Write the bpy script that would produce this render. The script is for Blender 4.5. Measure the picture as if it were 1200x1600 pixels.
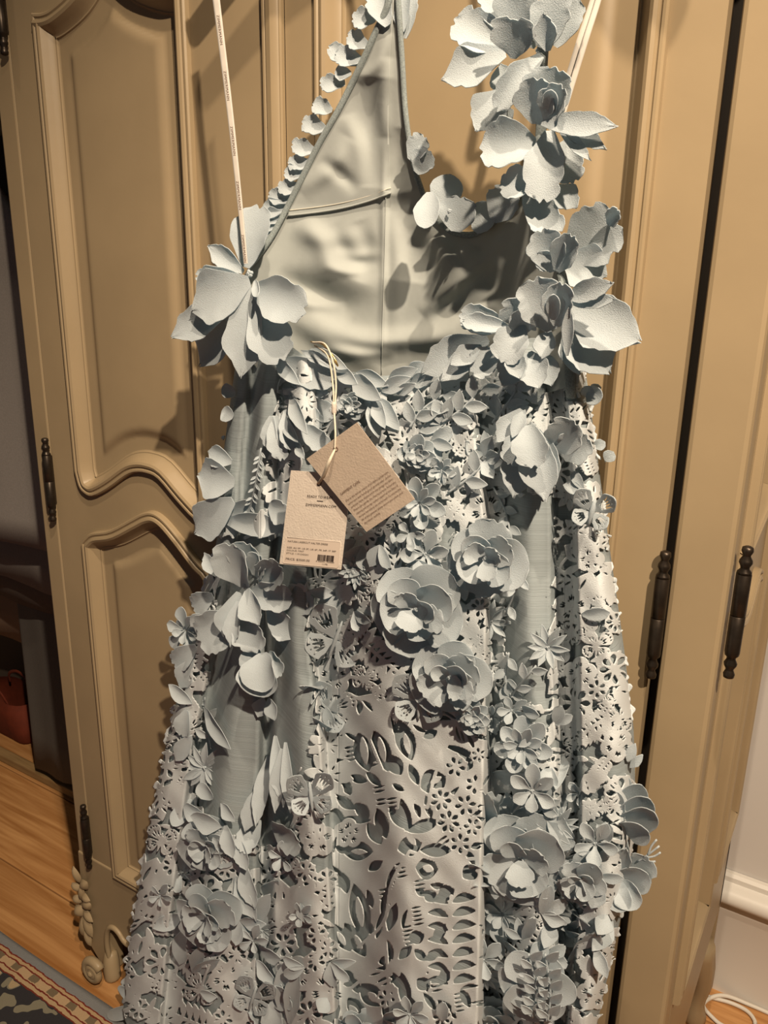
import bpy, bmesh, math, random
import numpy as np
from mathutils import Matrix, Vector

for o in list(bpy.data.objects): bpy.data.objects.remove(o)
scene = bpy.context.scene
COL = scene.collection
rng = np.random.default_rng(7)

# ------------------------------------------------------------------ camera
# metres; the wardrobe front is the plane y = 0, x runs along it, z is up
F = 1250.0
YAW, PIT, ROL = 0.55106, 0.28544, 0.017594
CAM = np.array([1.26936, -0.89938, 1.5])
_f = np.array([-math.sin(YAW)*math.cos(PIT), math.cos(YAW)*math.cos(PIT), -math.sin(PIT)])
_r = np.array([math.cos(YAW), math.sin(YAW), 0.0]); _u = np.cross(_r, _f)
RT = _r*math.cos(ROL)+_u*math.sin(ROL); UP = -_r*math.sin(ROL)+_u*math.cos(ROL); FW = _f
cd = bpy.data.cameras.new('camera'); cam = bpy.data.objects.new('camera', cd); COL.objects.link(cam)
cd.sensor_fit = 'VERTICAL'; cd.sensor_height = 36.0; cd.sensor_width = 27.0; cd.lens = F*36.0/1600.0
cd.clip_start = 0.02; cd.clip_end = 30
cam.matrix_world = Matrix(((RT[0],UP[0],-FW[0],CAM[0]),(RT[1],UP[1],-FW[1],CAM[1]),(RT[2],UP[2],-FW[2],CAM[2]),(0,0,0,1)))
scene.camera = cam

# ------------------------------------------------------------------ light
w = bpy.data.worlds.new('room_ambient'); scene.world = w; w.use_nodes = True
w.node_tree.nodes['Background'].inputs[0].default_value = (0.80, 0.92, 1.0, 1)
w.node_tree.nodes['Background'].inputs[1].default_value = 0.10
WARM = (1.0, 0.81, 0.60)
def spot(name, loc, tgt, watt, size=math.radians(100), blend=0.6, rad=0.025):
    l = bpy.data.lights.new(name, 'SPOT'); l.energy = watt; l.color = WARM
    l.spot_size = size; l.spot_blend = blend; l.shadow_soft_size = rad
    o = bpy.data.objects.new(name, l); COL.objects.link(o); o.location = loc
    o.rotation_euler = (Vector(tgt)-Vector(loc)).to_track_quat('-Z', 'Y').to_euler()
    return o
spot('ceiling_downlight_lamp', (2.14, -1.34, 2.96), (0.48, -0.1, 0.42), 430, math.radians(74), .9, .028)
spot('ceiling_downlight_lamp', (1.20, -0.72, 2.96), (0.80, -0.20, 0.3), 112, math.radians(85), .9, .026)
spot('ceiling_downlight_lamp', (-0.30, -0.34, 2.96), (-0.30, -0.10, 0.0), 11, math.radians(90), .9, .026)
vs = scene.view_settings
vs.view_transform = 'Standard'; vs.look = 'None'; vs.exposure = -0.13; vs.gamma = 1.0; vs.use_curve_mapping = False

# ------------------------------------------------------------------ helpers
def rays(px, py):
    px = np.asarray(px, float); py = np.asarray(py, float)
    return RT*((px-600)/F)[..., None] - UP*((py-800)/F)[..., None] + FW
def at(px, py, off):
    """point seen at (px,py) on the plane standing `off` metres in front of the wardrobe"""
    v = rays(px, py); t = (-np.asarray(off, float)-CAM[1])/v[..., 1]
    return CAM + v*t[..., None]
def mpp(p):                         # metres per photo pixel at a point
    return float((np.asarray(p)-CAM) @ FW)/F
LOC = {}
def link(o, parent, loc):
    COL.objects.link(o)
    LOC[o.name] = np.array(loc, float)
    if parent is not None:
        o.parent = parent; o.location = np.array(loc)-LOC[parent.name]
    else:
        o.location = loc
    return o
def thing(name, loc, label=None, cat=None, group=None, kind=None, parent=None):
    o = bpy.data.objects.new(name, None); o.empty_display_size = 0.05
    link(o, parent, loc); tag(o, label, cat, group, kind); return o
def tag(o, label=None, cat=None, group=None, kind=None):
    if label: o['label'] = label
    if cat: o['category'] = cat
    if group: o['group'] = group
    if kind: o['kind'] = kind
    return o
def obj(name, V, Fc, mat, parent=None, smooth=True, origin=None, kind=None):
    V = np.asarray(V, float)
    c = V.mean(0) if origin is None else np.asarray(origin, float)
    me = bpy.data.meshes.new(name)
    me.from_pydata((V-c).tolist(), [], [list(map(int, f)) for f in Fc])
    me.update(); 
    if smooth: me.polygons.foreach_set('use_smooth', np.ones(len(me.polygons), bool))
    if mat: me.materials.append(mat)
    o = bpy.data.objects.new(name, me)
    if kind: o['kind'] = kind
    return link(o, parent, c)
def mesh_obj(name, me, loc, parent=None):
    o = bpy.data.objects.new(name, me); return link(o, parent, loc)
def auto(o, deg=35):
    try: o.data.shade_auto_smooth
    except Exception: pass
    bm = bmesh.new(); bm.from_mesh(o.data)
    bmesh.ops.recalc_face_normals(bm, faces=bm.faces)
    for e in bm.edges:
        if len(e.link_faces) == 2 and e.calc_face_angle(0) > math.radians(deg): e.smooth = False
    for f in bm.faces: f.smooth = True
    bm.to_mesh(o.data); bm.free(); return o
def bevel(o, wdt, seg=2):
    m = o.modifiers.new('bevel', 'BEVEL'); m.width = wdt; m.segments = seg; m.limit_method = 'ANGLE'; m.angle_limit = math.radians(40)
    return o
def box(x0, x1, y0, y1, z0, z1):
    V = [(x, y, z) for x in (x0, x1) for y in (y0, y1) for z in (z0, z1)]
    Fc = [(0,1,3,2),(4,6,7,5),(0,4,5,1),(2,3,7,6),(0,2,6,4),(1,5,7,3)]
    return V, Fc
def boxo(name, b, mat, parent=None, bev=0.0, kind=None):
    V, Fc = box(*b); o = obj(name, V, Fc, mat, parent, smooth=False, kind=kind)
    if bev: bevel(o, bev)
    return o
def tube(P, r, n=8, flat=1.0, cap=True, up=None):
    """round (or flattened) tube along polyline P; r a number or a list"""
    P = np.asarray(P, float); m = len(P); r = np.broadcast_to(np.asarray(r, float), (m,))
    T = np.gradient(P, axis=0); T /= np.linalg.norm(T, axis=1)[:, None]+1e-12
    V = []; ref = np.array([0, -1.0, 0.05]) if up is None else np.asarray(up, float)
    for i in range(m):
        a = np.cross(T[i], ref); 
        if np.linalg.norm(a) < 1e-4: a = np.cross(T[i], [1, 0, 0])
        a /= np.linalg.norm(a); b = np.cross(a, T[i])
        for k in range(n):
            t = 2*math.pi*k/n
            V.append(P[i]+r[i]*(a*math.cos(t)+b*math.sin(t)*flat))
    Fc = [(i*n+k, i*n+(k+1) % n, (i+1)*n+(k+1) % n, (i+1)*n+k) for i in range(m-1) for k in range(n)]
    if cap: Fc += [tuple(range(n))[::-1], tuple(range((m-1)*n, m*n))]
    return V, Fc
def spline(pts, n=40):
    """Catmull-Rom through the points"""
    P = np.asarray(pts, float); P = np.vstack([2*P[0]-P[1], P, 2*P[-1]-P[-2]])
    k = len(P)-3; out = []
    for i in range(n):
        s = i/(n-1)*k; j = min(int(s), k-1); t = s-j
        a, b, c, d = P[j:j+4]
        out.append(.5*((2*b)+(c-a)*t+(2*a-5*b+4*c-d)*t*t+(3*b-a-3*c+d)*t**3))
    return np.array(out)
def lathe(prof, origin, n=14, axis='z'):
    """prof: list of (radius, height)"""
    V = []; o = np.asarray(origin, float)
    for r, h in prof:
        for k in range(n):
            t = 2*math.pi*k/n
            V.append(o+np.array([r*math.cos(t), r*math.sin(t), h]))
    m = len(prof)
    Fc = [(i*n+k, i*n+(k+1) % n, (i+1)*n+(k+1) % n, (i+1)*n+k) for i in range(m-1) for k in range(n)]
    Fc += [tuple(range(n))[::-1], tuple(range((m-1)*n, m*n))]
    return V, Fc
def merge(*vf):
    V = []; Fc = []
    for v, f in vf:
        b = len(V); V += [tuple(x) for x in v]; Fc += [tuple(i+b for i in q) for q in f]
    return V, Fc


CASES = {1:[0,4,7],2:[4,1,5],3:[0,1,5,7],4:[5,2,6],5:[0,4,5,2,6,7],6:[4,1,2,6],7:[0,1,2,6,7],8:[7,6,3],9:[0,4,6,3],10:[4,1,5,6,3,7],11:[0,1,5,6,3],12:[7,5,2,3],13:[0,4,5,2,3],14:[4,1,2,3,7],15:[0,1,2,3]}
def sheet(xs, ys, f, mapping):
    """mesh of the region f > 0 on a grid (marching squares); mapping(x,y)->(n,3). Returns V, loop starts, loop verts"""
    ny, nx = f.shape; ins = f > 0
    X, Y = np.meshgrid(xs, ys)
    def cross(a, b): return a/(a-b+1e-12)
    idx = -np.ones((ny, nx), int); px = [X[ins]]; py = [Y[ins]]; c = int(ins.sum()); idx[ins] = np.arange(c)
    hx = ins[:, :-1] != ins[:, 1:]; hi = -np.ones(hx.shape, int); k = int(hx.sum()); hi[hx] = np.arange(c, c+k); c += k
    t = np.clip(cross(f[:, :-1][hx], f[:, 1:][hx]), .02, .98)
    px.append(X[:, :-1][hx]+t*(X[:, 1:][hx]-X[:, :-1][hx])); py.append(Y[:, :-1][hx])
    vx = ins[:-1] != ins[1:]; vi = -np.ones(vx.shape, int); k = int(vx.sum()); vi[vx] = np.arange(c, c+k); c += k
    t = np.clip(cross(f[:-1][vx], f[1:][vx]), .02, .98)
    px.append(X[:-1][vx]); py.append(Y[:-1][vx]+t*(Y[1:][vx]-Y[:-1][vx]))
    refs = [idx[:-1, :-1], idx[:-1, 1:], idx[1:, 1:], idx[1:, :-1], hi[:-1], vi[:, 1:], hi[1:], vi[:, :-1]]
    code = ins[:-1, :-1]*1+ins[:-1, 1:]*2+ins[1:, 1:]*4+ins[1:, :-1]*8
    sizes = []; loops = []
    for cs, poly in CASES.items():
        m = code == cs
        if not m.any(): continue
        q = np.stack([refs[p][m] for p in poly], 1); loops.append(q.ravel()); sizes.append(np.full(len(q), len(poly)))
    V = mapping(np.concatenate(px), np.concatenate(py))
    return V, np.concatenate(sizes), np.concatenate(loops)
def sheet_obj(name, S, mat, parent=None, thick=0.0, kind=None):
    V, sizes, loops = S; c = V.mean(0); me = bpy.data.meshes.new(name)
    me.vertices.add(len(V)); me.vertices.foreach_set('co', (V-c).astype(np.float32).ravel())
    me.loops.add(len(loops)); me.loops.foreach_set('vertex_index', loops.astype(np.int32))
    me.polygons.add(len(sizes)); st = np.concatenate([[0], np.cumsum(sizes)[:-1]]).astype(np.int32)
    me.polygons.foreach_set('loop_start', st)
    me.update(calc_edges=True); me.validate()
    me.polygons.foreach_set('use_smooth', np.ones(len(me.polygons), bool)); me.materials.append(mat)
    o = bpy.data.objects.new(name, me)
    if kind: o['kind'] = kind
    link(o, parent, c)
    if thick:
        md = o.modifiers.new('thickness', 'SOLIDIFY'); md.thickness = thick; md.offset = 0
    return o
def seg_dist(X, Y, P, closed=False):
    D = np.full(X.shape, 1e9); n = len(P)
    for i in range(n if closed else n-1):
        a = P[i]; b = P[(i+1) % n]; d = b-a; L2 = d @ d+1e-12
        t = np.clip(((X-a[0])*d[0]+(Y-a[1])*d[1])/L2, 0, 1)
        D = np.minimum(D, (X-a[0]-t*d[0])**2+(Y-a[1]-t*d[1])**2)
    return np.sqrt(D)
def poly_sd(X, Y, P):
    """signed distance, positive inside"""
    P = np.asarray(P, float); D = seg_dist(X, Y, P, True); c = np.zeros(X.shape, bool); n = len(P)
    for i in range(n):
        a, b = P[i], P[i-1]
        m = ((a[1] > Y) != (b[1] > Y)) & (X < (b[0]-a[0])*(Y-a[1])/(b[1]-a[1]+1e-12)+a[0]); c ^= m
    return np.where(c, D, -D)

# ------------------------------------------------------------------ materials
def mat(name, col, rough=0.7, var=0.0, vscale=8.0, bump=0.0, bscale=200.0, trans=0.0, spec=0.3, sheen=0.0, stretch=(1,1,1), metal=0.0, col2=None, tcol=None, objvar=0.0):
    m = bpy.data.materials.new(name); m.use_nodes = True
    nt = m.node_tree; N = nt.nodes; L = nt.links; b = N['Principled BSDF']
    b.inputs['Base Color'].default_value = (*col, 1); b.inputs['Roughness'].default_value = rough
    b.inputs['Specular IOR Level'].default_value = spec; b.inputs['Metallic'].default_value = metal
    if sheen: b.inputs['Sheen Weight'].default_value = sheen; b.inputs['Sheen Roughness'].default_value = .5
    tc = N.new('ShaderNodeTexCoord'); mp = N.new('ShaderNodeMapping'); mp.inputs['Scale'].default_value = stretch
    L.new(tc.outputs['Object'], mp.inputs[0])
    src = None
    if var or col2:
        nz = N.new('ShaderNodeTexNoise'); nz.inputs['Scale'].default_value = vscale; nz.inputs['Detail'].default_value = 5
        L.new(mp.outputs[0], nz.inputs[0])
        mx = N.new('ShaderNodeMix'); mx.data_type = 'RGBA'
        c2 = col2 or tuple(max(0, c*(1-var)) for c in col)
        mr = N.new('ShaderNodeMapRange'); mr.inputs[1].default_value = .35; mr.inputs[2].default_value = .65
        L.new(nz.outputs[0], mr.inputs[0]); L.new(mr.outputs[0], mx.inputs[0])
        mx.inputs[6].default_value = (*col, 1); mx.inputs[7].default_value = (*c2, 1)
        src = mx.outputs[2]
    if objvar:
        oi = N.new('ShaderNodeObjectInfo'); hv = N.new('ShaderNodeHueSaturation')
        mr2 = N.new('ShaderNodeMapRange'); mr2.inputs[3].default_value = 1-objvar; mr2.inputs[4].default_value = 1+objvar
        L.new(oi.outputs['Random'], mr2.inputs[0]); L.new(mr2.outputs[0], hv.inputs['Value'])
        if src: L.new(src, hv.inputs['Color'])
        else: hv.inputs['Color'].default_value = (*col, 1)
        src = hv.outputs[0]
    if src: L.new(src, b.inputs['Base Color'])
    nrm = None
    if bump:
        n2 = N.new('ShaderNodeTexNoise'); n2.inputs['Scale'].default_value = bscale; n2.inputs['Detail'].default_value = 3
        L.new(mp.outputs[0], n2.inputs[0])
        bp = N.new('ShaderNodeBump'); bp.inputs['Strength'].default_value = bump; bp.inputs['Distance'].default_value = 0.001
        L.new(n2.outputs[0], bp.inputs['Height']); L.new(bp.outputs[0], b.inputs['Normal']); nrm = bp
    if trans:
        tr = N.new('ShaderNodeBsdfTranslucent'); tr.inputs[0].default_value = (*(tcol or col), 1)
        if nrm: L.new(nrm.outputs[0], tr.inputs['Normal'])
        ms = N.new('ShaderNodeMixShader'); ms.inputs[0].default_value = trans
        L.new(b.outputs[0], ms.inputs[1]); L.new(tr.outputs[0], ms.inputs[2])
        L.new(ms.outputs[0], N['Material Output'].inputs[0])
    return m
M = {}
M['paint'] = mat('cream_paint', (0.335, 0.252, 0.150), .42, var=.10, vscale=6, bump=.10, bscale=60, spec=.35)
M['interior'] = mat('near_black_interior', (0.02, 0.016, 0.012), .8)
M['bronze'] = mat('dark_bronze', (0.055, 0.042, 0.032), .38, var=.4, vscale=60, metal=.75)
M['wall'] = mat('white_wall_paint', (0.62, 0.585, 0.55), .75, var=.04, vscale=3, bump=.05, bscale=80)
M['skirting'] = mat('white_gloss_paint', (0.68, 0.65, 0.60), .4)
M['ceil'] = mat('ceiling_paint', (0.48, 0.45, 0.40), .85)
M['wall2'] = mat('beige_wall_paint', (0.36, 0.33, 0.29), .85)

def pine():
    m = mat('pine_board', (0.46, 0.235, 0.085), .42, objvar=.12)
    nt = m.node_tree; N = nt.nodes; L = nt.links; b = N['Principled BSDF']
    tc = [n for n in N if n.type == 'TEX_COORD'][0]
    mp = N.new('ShaderNodeMapping'); mp.inputs['Scale'].default_value = (1.2, 22, 8); L.new(tc.outputs['Object'], mp.inputs[0])
    nz = N.new('ShaderNodeTexNoise'); nz.inputs['Scale'].default_value = 2.2; nz.inputs['Detail'].default_value = 6; nz.inputs['Distortion'].default_value = .6
    L.new(mp.outputs[0], nz.inputs[0])
    cr = N.new('ShaderNodeValToRGB'); e = cr.color_ramp.elements
    e[0].position = .3; e[0].color = (0.30, 0.125, 0.035, 1); e[1].position = .7; e[1].color = (0.56, 0.30, 0.12, 1)
    L.new(nz.outputs[0], cr.inputs[0])
    mp2 = N.new('ShaderNodeMapping'); mp2.inputs['Scale'].default_value = (.55, 1, 1); L.new(tc.outputs['Object'], mp2.inputs[0])
    vo = N.new('ShaderNodeTexVoronoi'); vo.inputs['Scale'].default_value = 7; L.new(mp2.outputs[0], vo.inputs[0])
    mr = N.new('ShaderNodeMapRange'); mr.inputs[1].default_value = .04; mr.inputs[2].default_value = .10; L.new(vo.outputs['Distance'], mr.inputs[0])
    mx = N.new('ShaderNodeMix'); mx.data_type = 'RGBA'; mx.inputs[6].default_value = (0.07, 0.03, 0.012, 1)
    L.new(mr.outputs[0], mx.inputs[0]); L.new(cr.outputs[0], mx.inputs[7])
    hv = [n for n in N if n.type == 'HUE_SAT'][0]; L.new(mx.outputs[2], hv.inputs['Color'])
    return m
M['pine'] = pine()

# ------------------------------------------------------------------ the room
X0, X1, Y0, Y1, ZC = -1.75, 2.6, -2.9, 0.71, 3.05
fl = boxo('floor', (X0, X1, Y0, Y1, -.06, -.021), M['interior'], kind='structure')
tag(fl, 'wide pine floorboards under the wardrobe', 'floor')
BW = .255
ys = [y for y in np.arange(.09-BW*14, 1.0, BW) if y+BW > Y0 and y < Y1]
for i, y in enumerate(ys):
    a, b_ = max(y, Y0)+.0016, min(y+BW, Y1)-.0016
    boxo('floorboard', (X0, X1, a, b_, -.0205, 0.0), M['pine'], fl, bev=.0025)
tag(boxo('wall_back', (X0-.1, X1+.1, Y1, Y1+.1, -.06, ZC), M['wall'], kind='structure'), 'plain white painted wall behind the wardrobe', 'wall')
tag(boxo('wall_left', (X0-.1, X0, Y0, Y1, -.06, ZC), M['wall2'], kind='structure'), 'beige painted wall beside the hanging clothes', 'wall')
tag(boxo('wall_right', (X1, X1+.1, Y0, Y1, -.06, ZC), M['wall2'], kind='structure'), 'beige painted wall on the open side of the room', 'wall')
tag(boxo('ceiling', (X0-.1, X1+.1, Y0-.1, Y1+.1, ZC, ZC+.08), M['ceil'], kind='structure'), 'flat white ceiling with downlights', 'ceiling')
def profile_run(name, prof, x0, x1, yw, m, parent=None, kind=None):
    V = []; n = len(prof)
    for x in (x0, x1): V += [(x, yw-d, z) for d, z in prof]
    Fc = [(i, i+1, n+i+1, n+i) for i in range(n-1)]+[tuple(range(n))[::-1], tuple(range(n, 2*n))]
    return auto(obj(name, V, Fc, m, parent, kind=kind), 30)
prof = [(0,0),(.018,0),(.018,.208),(.020,.212),(.020,.219),(.024,.222),(.024,.233),(.020,.236)]
prof += [(.020+.022*math.sin(t)+.004, .258-.021*math.cos(t)) for t in np.linspace(.1, math.pi-.1, 9)]
prof += [(.020,.280),(.016,.283),(.016,.294),(.010,.300),(0,.300)]
sk = profile_run('baseboard_back', prof, X0, X1, Y1-.001, M['skirting'], kind='structure'); tag(sk, 'tall white moulded skirting board along the back wall', 'skirting board')

# ------------------------------------------------------------------ wardrobe
WX0, WX1, WD, WZ = -.046, 1.163, .60, 2.28
wr = thing('wardrobe', (.56, .3, 0), 'large cream painted two-door wardrobe with curved panel mouldings', 'wardrobe')
# carcass: a shell with an open dark inside
car = merge(box(WX0+.004, WX0+.03, .03, WD, .20, 2.17), box(WX0, WX1, WD-.02, WD, .2, 2.17), box(WX0, WX1, .03, WD, 2.15, 2.18))
boxs = obj('carcass', *car, M['paint'], wr, smooth=False)
obj('inside', *merge(box(WX0+.031, WX1-.031, WD-.03, WD-.021, .22, 2.14), box(WX0+.031, WX1-.031, .05, WD-.03, .2, .22)), M['interior'], wr, smooth=False)
bevel(boxo('stile', (WX0, -.001, 0, .05, .28, 2.16), M['paint'], wr), .004)
bevel(boxo('stile', (1.1005, WX1, 0, .05, .28, 2.16), M['paint'], wr), .006)
boxo('gap_shade_strip', (1.075, 1.105, .028, .05, .28, 2.16), M['interior'], wr)  # near-black strip: the shade in the open door gap put into colour
boxo('frieze', (WX0, WX1, 0.001, .05, 2.145, 2.19), M['paint'], wr, bev=.003)
# cornice
prof = [(0,2.16),(.012,2.165),(.016,2.18),(.03,2.19),(.036,2.205)]+[(.036+.045*math.sin(t), 2.205+.06*(1-math.cos(t))) for t in np.linspace(.1,1.5,7)]+[(.088,2.27),(.088,2.285),(0,2.285)]
V = []; n = len(prof)
for (sx, sy) in ((WX0, WD), (WX0, 0), (WX1, 0), (WX1, WD)):
    for d, z in prof:
        V.append((sx-d if sx == WX0 else sx+d, sy-d if sy == 0 else sy, z))
Fc = [(k*n+i, k*n+i+1, (k+1)*n+i+1, (k+1)*n+i) for k in range(3) for i in range(n-1)]
Fc += [(n-1, 2*n-1, 3*n-1, 4*n-1)]
auto(obj('cornice', V, Fc, M['paint'], wr), 30)

def loop_normals(P):
    """miter-corrected outward normals of a closed CCW 2-D loop"""
    n = len(P); N = []
    for i in range(n):
        a = P[i]-P[i-1]; b = P[(i+1) % n]-P[i]
        a = a/np.linalg.norm(a); b = b/np.linalg.norm(b)
        na = np.array([a[1], -a[0]]); nb = np.array([b[1], -b[0]])
        m = na+nb; m /= np.linalg.norm(m); N.append(m/max(.5, m @ na))
    return np.array(N)
def ring_surface(P, prof, plane):
    """sweep profile [(inset, height)] round a closed loop; plane(u,v,h)->xyz"""
    N = loop_normals(P); V = []; n = len(P)
    for d, h in prof:
        Q = P-N*d
        V += [plane(q[0], q[1], h) for q in Q]
    Fc = []
    for k in range(len(prof)-1):
        for i in range(n):
            j = (i+1) % n
            Fc.append((k*n+i, k*n+j, (k+1)*n+j, (k+1)*n+i))
    return V, Fc
def resample(P, step):
    P = np.asarray(P, float); out = []
    for i in range(len(P)):
        a, b = P[i], P[(i+1) % len(P)]; k = max(1, int(np.linalg.norm(b-a)/step))
        out += [a+(b-a)*t/k for t in range(k)]
    return np.array(out)
MOULD = [(0,0),(.0008,.007),(.003,.0095),(.006,.0095),(.008,.0075),(.0095,.0075),(.011,.010),(.015,.0112),(.019,.009),(.024,.001),(.028,-.006),(.031,-.0085),(.033,-.0085),(.034,-.011),(.036,-.012)]
def frame_with_holes(name, rect, holes, plane, m, parent, thick):
    bm = bmesh.new(); edges = []
    for lp in [np.array([(rect[0],rect[2]),(rect[1],rect[2]),(rect[1],rect[3]),(rect[0],rect[3])])]+holes:
        vs_ = [bm.verts.new(plane(p[0], p[1], 0)) for p in lp]
        for i in range(len(vs_)): edges.append(bm.edges.new((vs_[i], vs_[(i+1) % len(vs_)])))
    bmesh.ops.triangle_fill(bm, use_beauty=True, use_dissolve=False, edges=edges)
    # drop triangles that fell inside a hole
    def inside(p, L_):
        c = False; j = len(L_)-1
        for i in range(len(L_)):
            if (L_[i][1] > p[1]) != (L_[j][1] > p[1]) and p[0] < (L_[j][0]-L_[i][0])*(p[1]-L_[i][1])/(L_[j][1]-L_[i][1])+L_[i][0]: c = not c
            j = i
        return c
    inv = {}
    for f in list(bm.faces):
        c = f.calc_center_median(); uv = plane.inv(c)
        if any(inside(uv, h) for h in holes): bm.faces.remove(f)
    g = bmesh.ops.extrude_face_region(bm, geom=list(bm.faces))
    d = Vector(plane(0, 0, -thick))-Vector(plane(0, 0, 0))
    bmesh.ops.translate(bm, verts=[v for v in g['geom'] if isinstance(v, bmesh.types.BMVert)], vec=d)
    bmesh.ops.recalc_face_normals(bm, faces=bm.faces)
    bm.verts.ensure_lookup_table()
    V = [tuple(v.co) for v in bm.verts]; bm.verts.index_update()
    Fc = [[v.index for v in f.verts] for f in bm.faces]; bm.free()
    return obj(name, V, Fc, m, parent, smooth=False)
class FrontPlane:
    def __call__(s, u, v, h): return (u, -h, v)
    def inv(s, c): return (c[0], c[2])
class SidePlane:
    def __init__(s, x): s.x = x
    def __call__(s, u, v, h): return (s.x+h, u, v)
    def inv(s, c): return (c[1], c[2])
FP = FrontPlane()
def panel(parent, P, plane, field=True):
    """bolection moulding plus a fielded panel inside the loop P"""
    V, Fc = ring_surface(P, MOULD, plane); auto(obj('moulding', V, Fc, M['paint'], parent), 24)
    xs = np.arange(P[:, 0].min()+.02, P[:, 0].max()-.015, .0042); ys_ = np.arange(P[:, 1].min()+.02, P[:, 1].max()-.015, .0048)
    X, Y = np.meshgrid(xs, ys_); sd = poly_sd(X, Y, P)
    kd = [.03,.060,.064,.070,.075,1] if field else [.03,1]; kh = [-.012,-.0122,-.0095,-.0065,-.0055,-.0055] if field else [-.012,-.012]
    def mp(x, y):
        d = poly_sd(x, y, P); h = np.interp(d, kd, kh)
        return np.array([plane(a, b, c) for a, b, c in zip(x, y, h)])
    sheet_obj('panel', sheet(xs, ys_, sd-.0325, mp), M['paint'], parent)
def arch_loop(x0, x1, zb, zt, bot=None, top=None, step=.02):
    """CCW loop; bot/top are lists of (fraction across, dz) added to zb/zt"""
    def edge(c, z):
        if c is None: return [(x0, z), (x1, z)]
        q = spline(c, 40); return [(x0+(x1-x0)*a, z+b) for a, b in q]
    B = edge(bot, zb); T = edge(top, zt)
    return resample(B+T[::-1], step)
# panel outlines measured off the left door, mirrored about the panel centre
up_bot = [(0,.042),(.025,.014),(.07,.002),(.14,0),(.27,.02),(.42,.050),(.5,.060),(.58,.062),(.66,.056),(.78,.026),(.90,.0),(.95,.003),(.98,.015),(1,.045)]
up_top = [(0,0),(.08,-.003),(.16,.001),(.3,.018),(.45,.05),(.55,.05),(.7,.018),(.84,.001),(.92,-.003),(1,0)]
lo_top = [(0,-.024),(.04,-.012),(.10,0),(.25,.014),(.42,.043),(.52,.060),(.6,.066),(.68,.058),(.78,.034),(.9,.0),(.96,-.012),(1,-.026)]
def door(x0, x1, px0, px1, name='door'):
    d = thing(name, ((x0+x1)/2, .012, 1.2), parent=wr)
    holes = [arch_loop(px0, px1, 1.118, 1.880, up_bot, up_top), arch_loop(px0, px1, .285, 1.050, None, lo_top), arch_loop(px0, px1, 2.0, 2.10, [(0,-.055),(.16,-.05),(.3,-.033),(.45,0),(.55,0),(.7,-.033),(.84,-.05),(1,-.055)], None)]
    frame_with_holes('door_frame', (x0, x1, .245, 2.142), holes, FP, M['paint'], d, .024)
    for h in holes: panel(d, h, FP)
    return d
dl = door(.0015, .5250, .071, .394)
dr = door(.5575, 1.0885, .607, 1.036)
# meeting strip on the left door's edge
prof = [(0,0),(0,.008),(.003,.0105),(.006,.0105),(.0075,.0085),(.010,.012),(.018,.0135),(.026,.0105),(.028,.0085),(.0295,.0085),(.031,.006),(.031,0)]
V = []; n = len(prof)
for z in (.245, 2.142): V += [(.5255+u, -h, z) for u, h in prof]
auto(obj('meeting_strip', V, [(i, i+1, n+i+1, n+i) for i in range(n-1)]+[tuple(range(n))[::-1], tuple(range(n, 2*n))], M['paint'], wr), 30)
# side with its own panels
SP = SidePlane(WX1)
def sloop(y0, y1, zb, zt, bot=None, top=None):
    return arch_loop(y0, y1, zb, zt, bot, top)
hs = [sloop(.055, .27, .545, 1.10, None, [(0,.03),(.2,.015),(.5,.0),(.8,.03),(1,.02)]), sloop(.055, .27, 1.20, 2.05, [(0,-.02),(.2,-.01),(.5,0),(.8,.01),(1,.03)], None), sloop(.33, .54, .545, 2.05)]
frame_with_holes('side_frame', (.05, WD, .30, 2.16), hs, SP, M['paint'], wr, .02)
for h in hs: panel(wr, h, SP, field=False)

def hinge(x, z, y=-.010, parent=wr):
    pr = [(.003,-.0790),(.0058,-.0775),(.0064,-.0735),(.0045,-.0690),(.0042,-.0675),(.0068,-.0630),(.0072,-.0600),(.0050,-.0555),(.0048,-.0530),(.0076,-.0500),(.0080,-.0475)]
    h = obj('hinge', *lathe([(r, zz) for r, zz in pr]+[(.0082,-.0470),(.0082,-.0025),(.0076,-.0020)], (x, y, z)), M['bronze'], parent)
    obj('hinge_barrel', *lathe([(.0076,-.0015),(.0082,-.001),(.0082,.0470),(.0078,.0475)]+[(r, -zz) for r, zz in pr[::-1]], (x, y, z)), M['bronze'], h)
    obj('hinge_leaf', *box(x-.0025, x+.0025, y+.002, .012, z-.045, z+.045), M['bronze'], h, smooth=False)
for z in (1.907, 1.132, .357):
    hinge(.0, z); hinge(1.0945, z)
    hinge(1.1755, z+.017, y=.006)

# apron, legs and scroll feet
def prism(pts, y0, y1, name, parent, m=M['paint'], bev=.004):
    n = len(pts); V = [(p[0], y0, p[1]) for p in pts]+[(p[0], y1, p[1]) for p in pts]
    Fc = [tuple(range(n)), tuple(range(n, 2*n))[::-1]]+[(i, n+i, n+(i+1) % n, (i+1) % n) for i in range(n)]
    o = auto(obj(name, V, Fc, m, parent), 40); bevel(o, bev, 3); return o
arch = [(.030,.050),(.026,.085),(.030,.118),(.040,.138),(.055,.145),(.070,.140),(.086,.126),(.11,.128),(.20,.172),(.34,.20)]
mid = (WX0+WX1)/2
pl = [(WX0,.298)]+[(WX0-.002,.21),(WX0-.013,.15),(WX0-.018,.115),(WX0-.010,.075),(-.034,.045),(-.012,.022),(-.004,.004),(.030,.004)]+arch
pts = pl+[(mid,.19)]
pts += [(2*mid-x, z) for x, z in pl[::-1]]
pts = [p for i, p in enumerate(pts) if i == 0 or np.hypot(p[0]-pts[i-1][0], p[1]-pts[i-1][1]) > 1e-4]
ap = prism(pts, -.003, .035, 'apron', wr)
rim = spline([(p[0], -.004, p[1]) for p in arch], 60)
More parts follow.
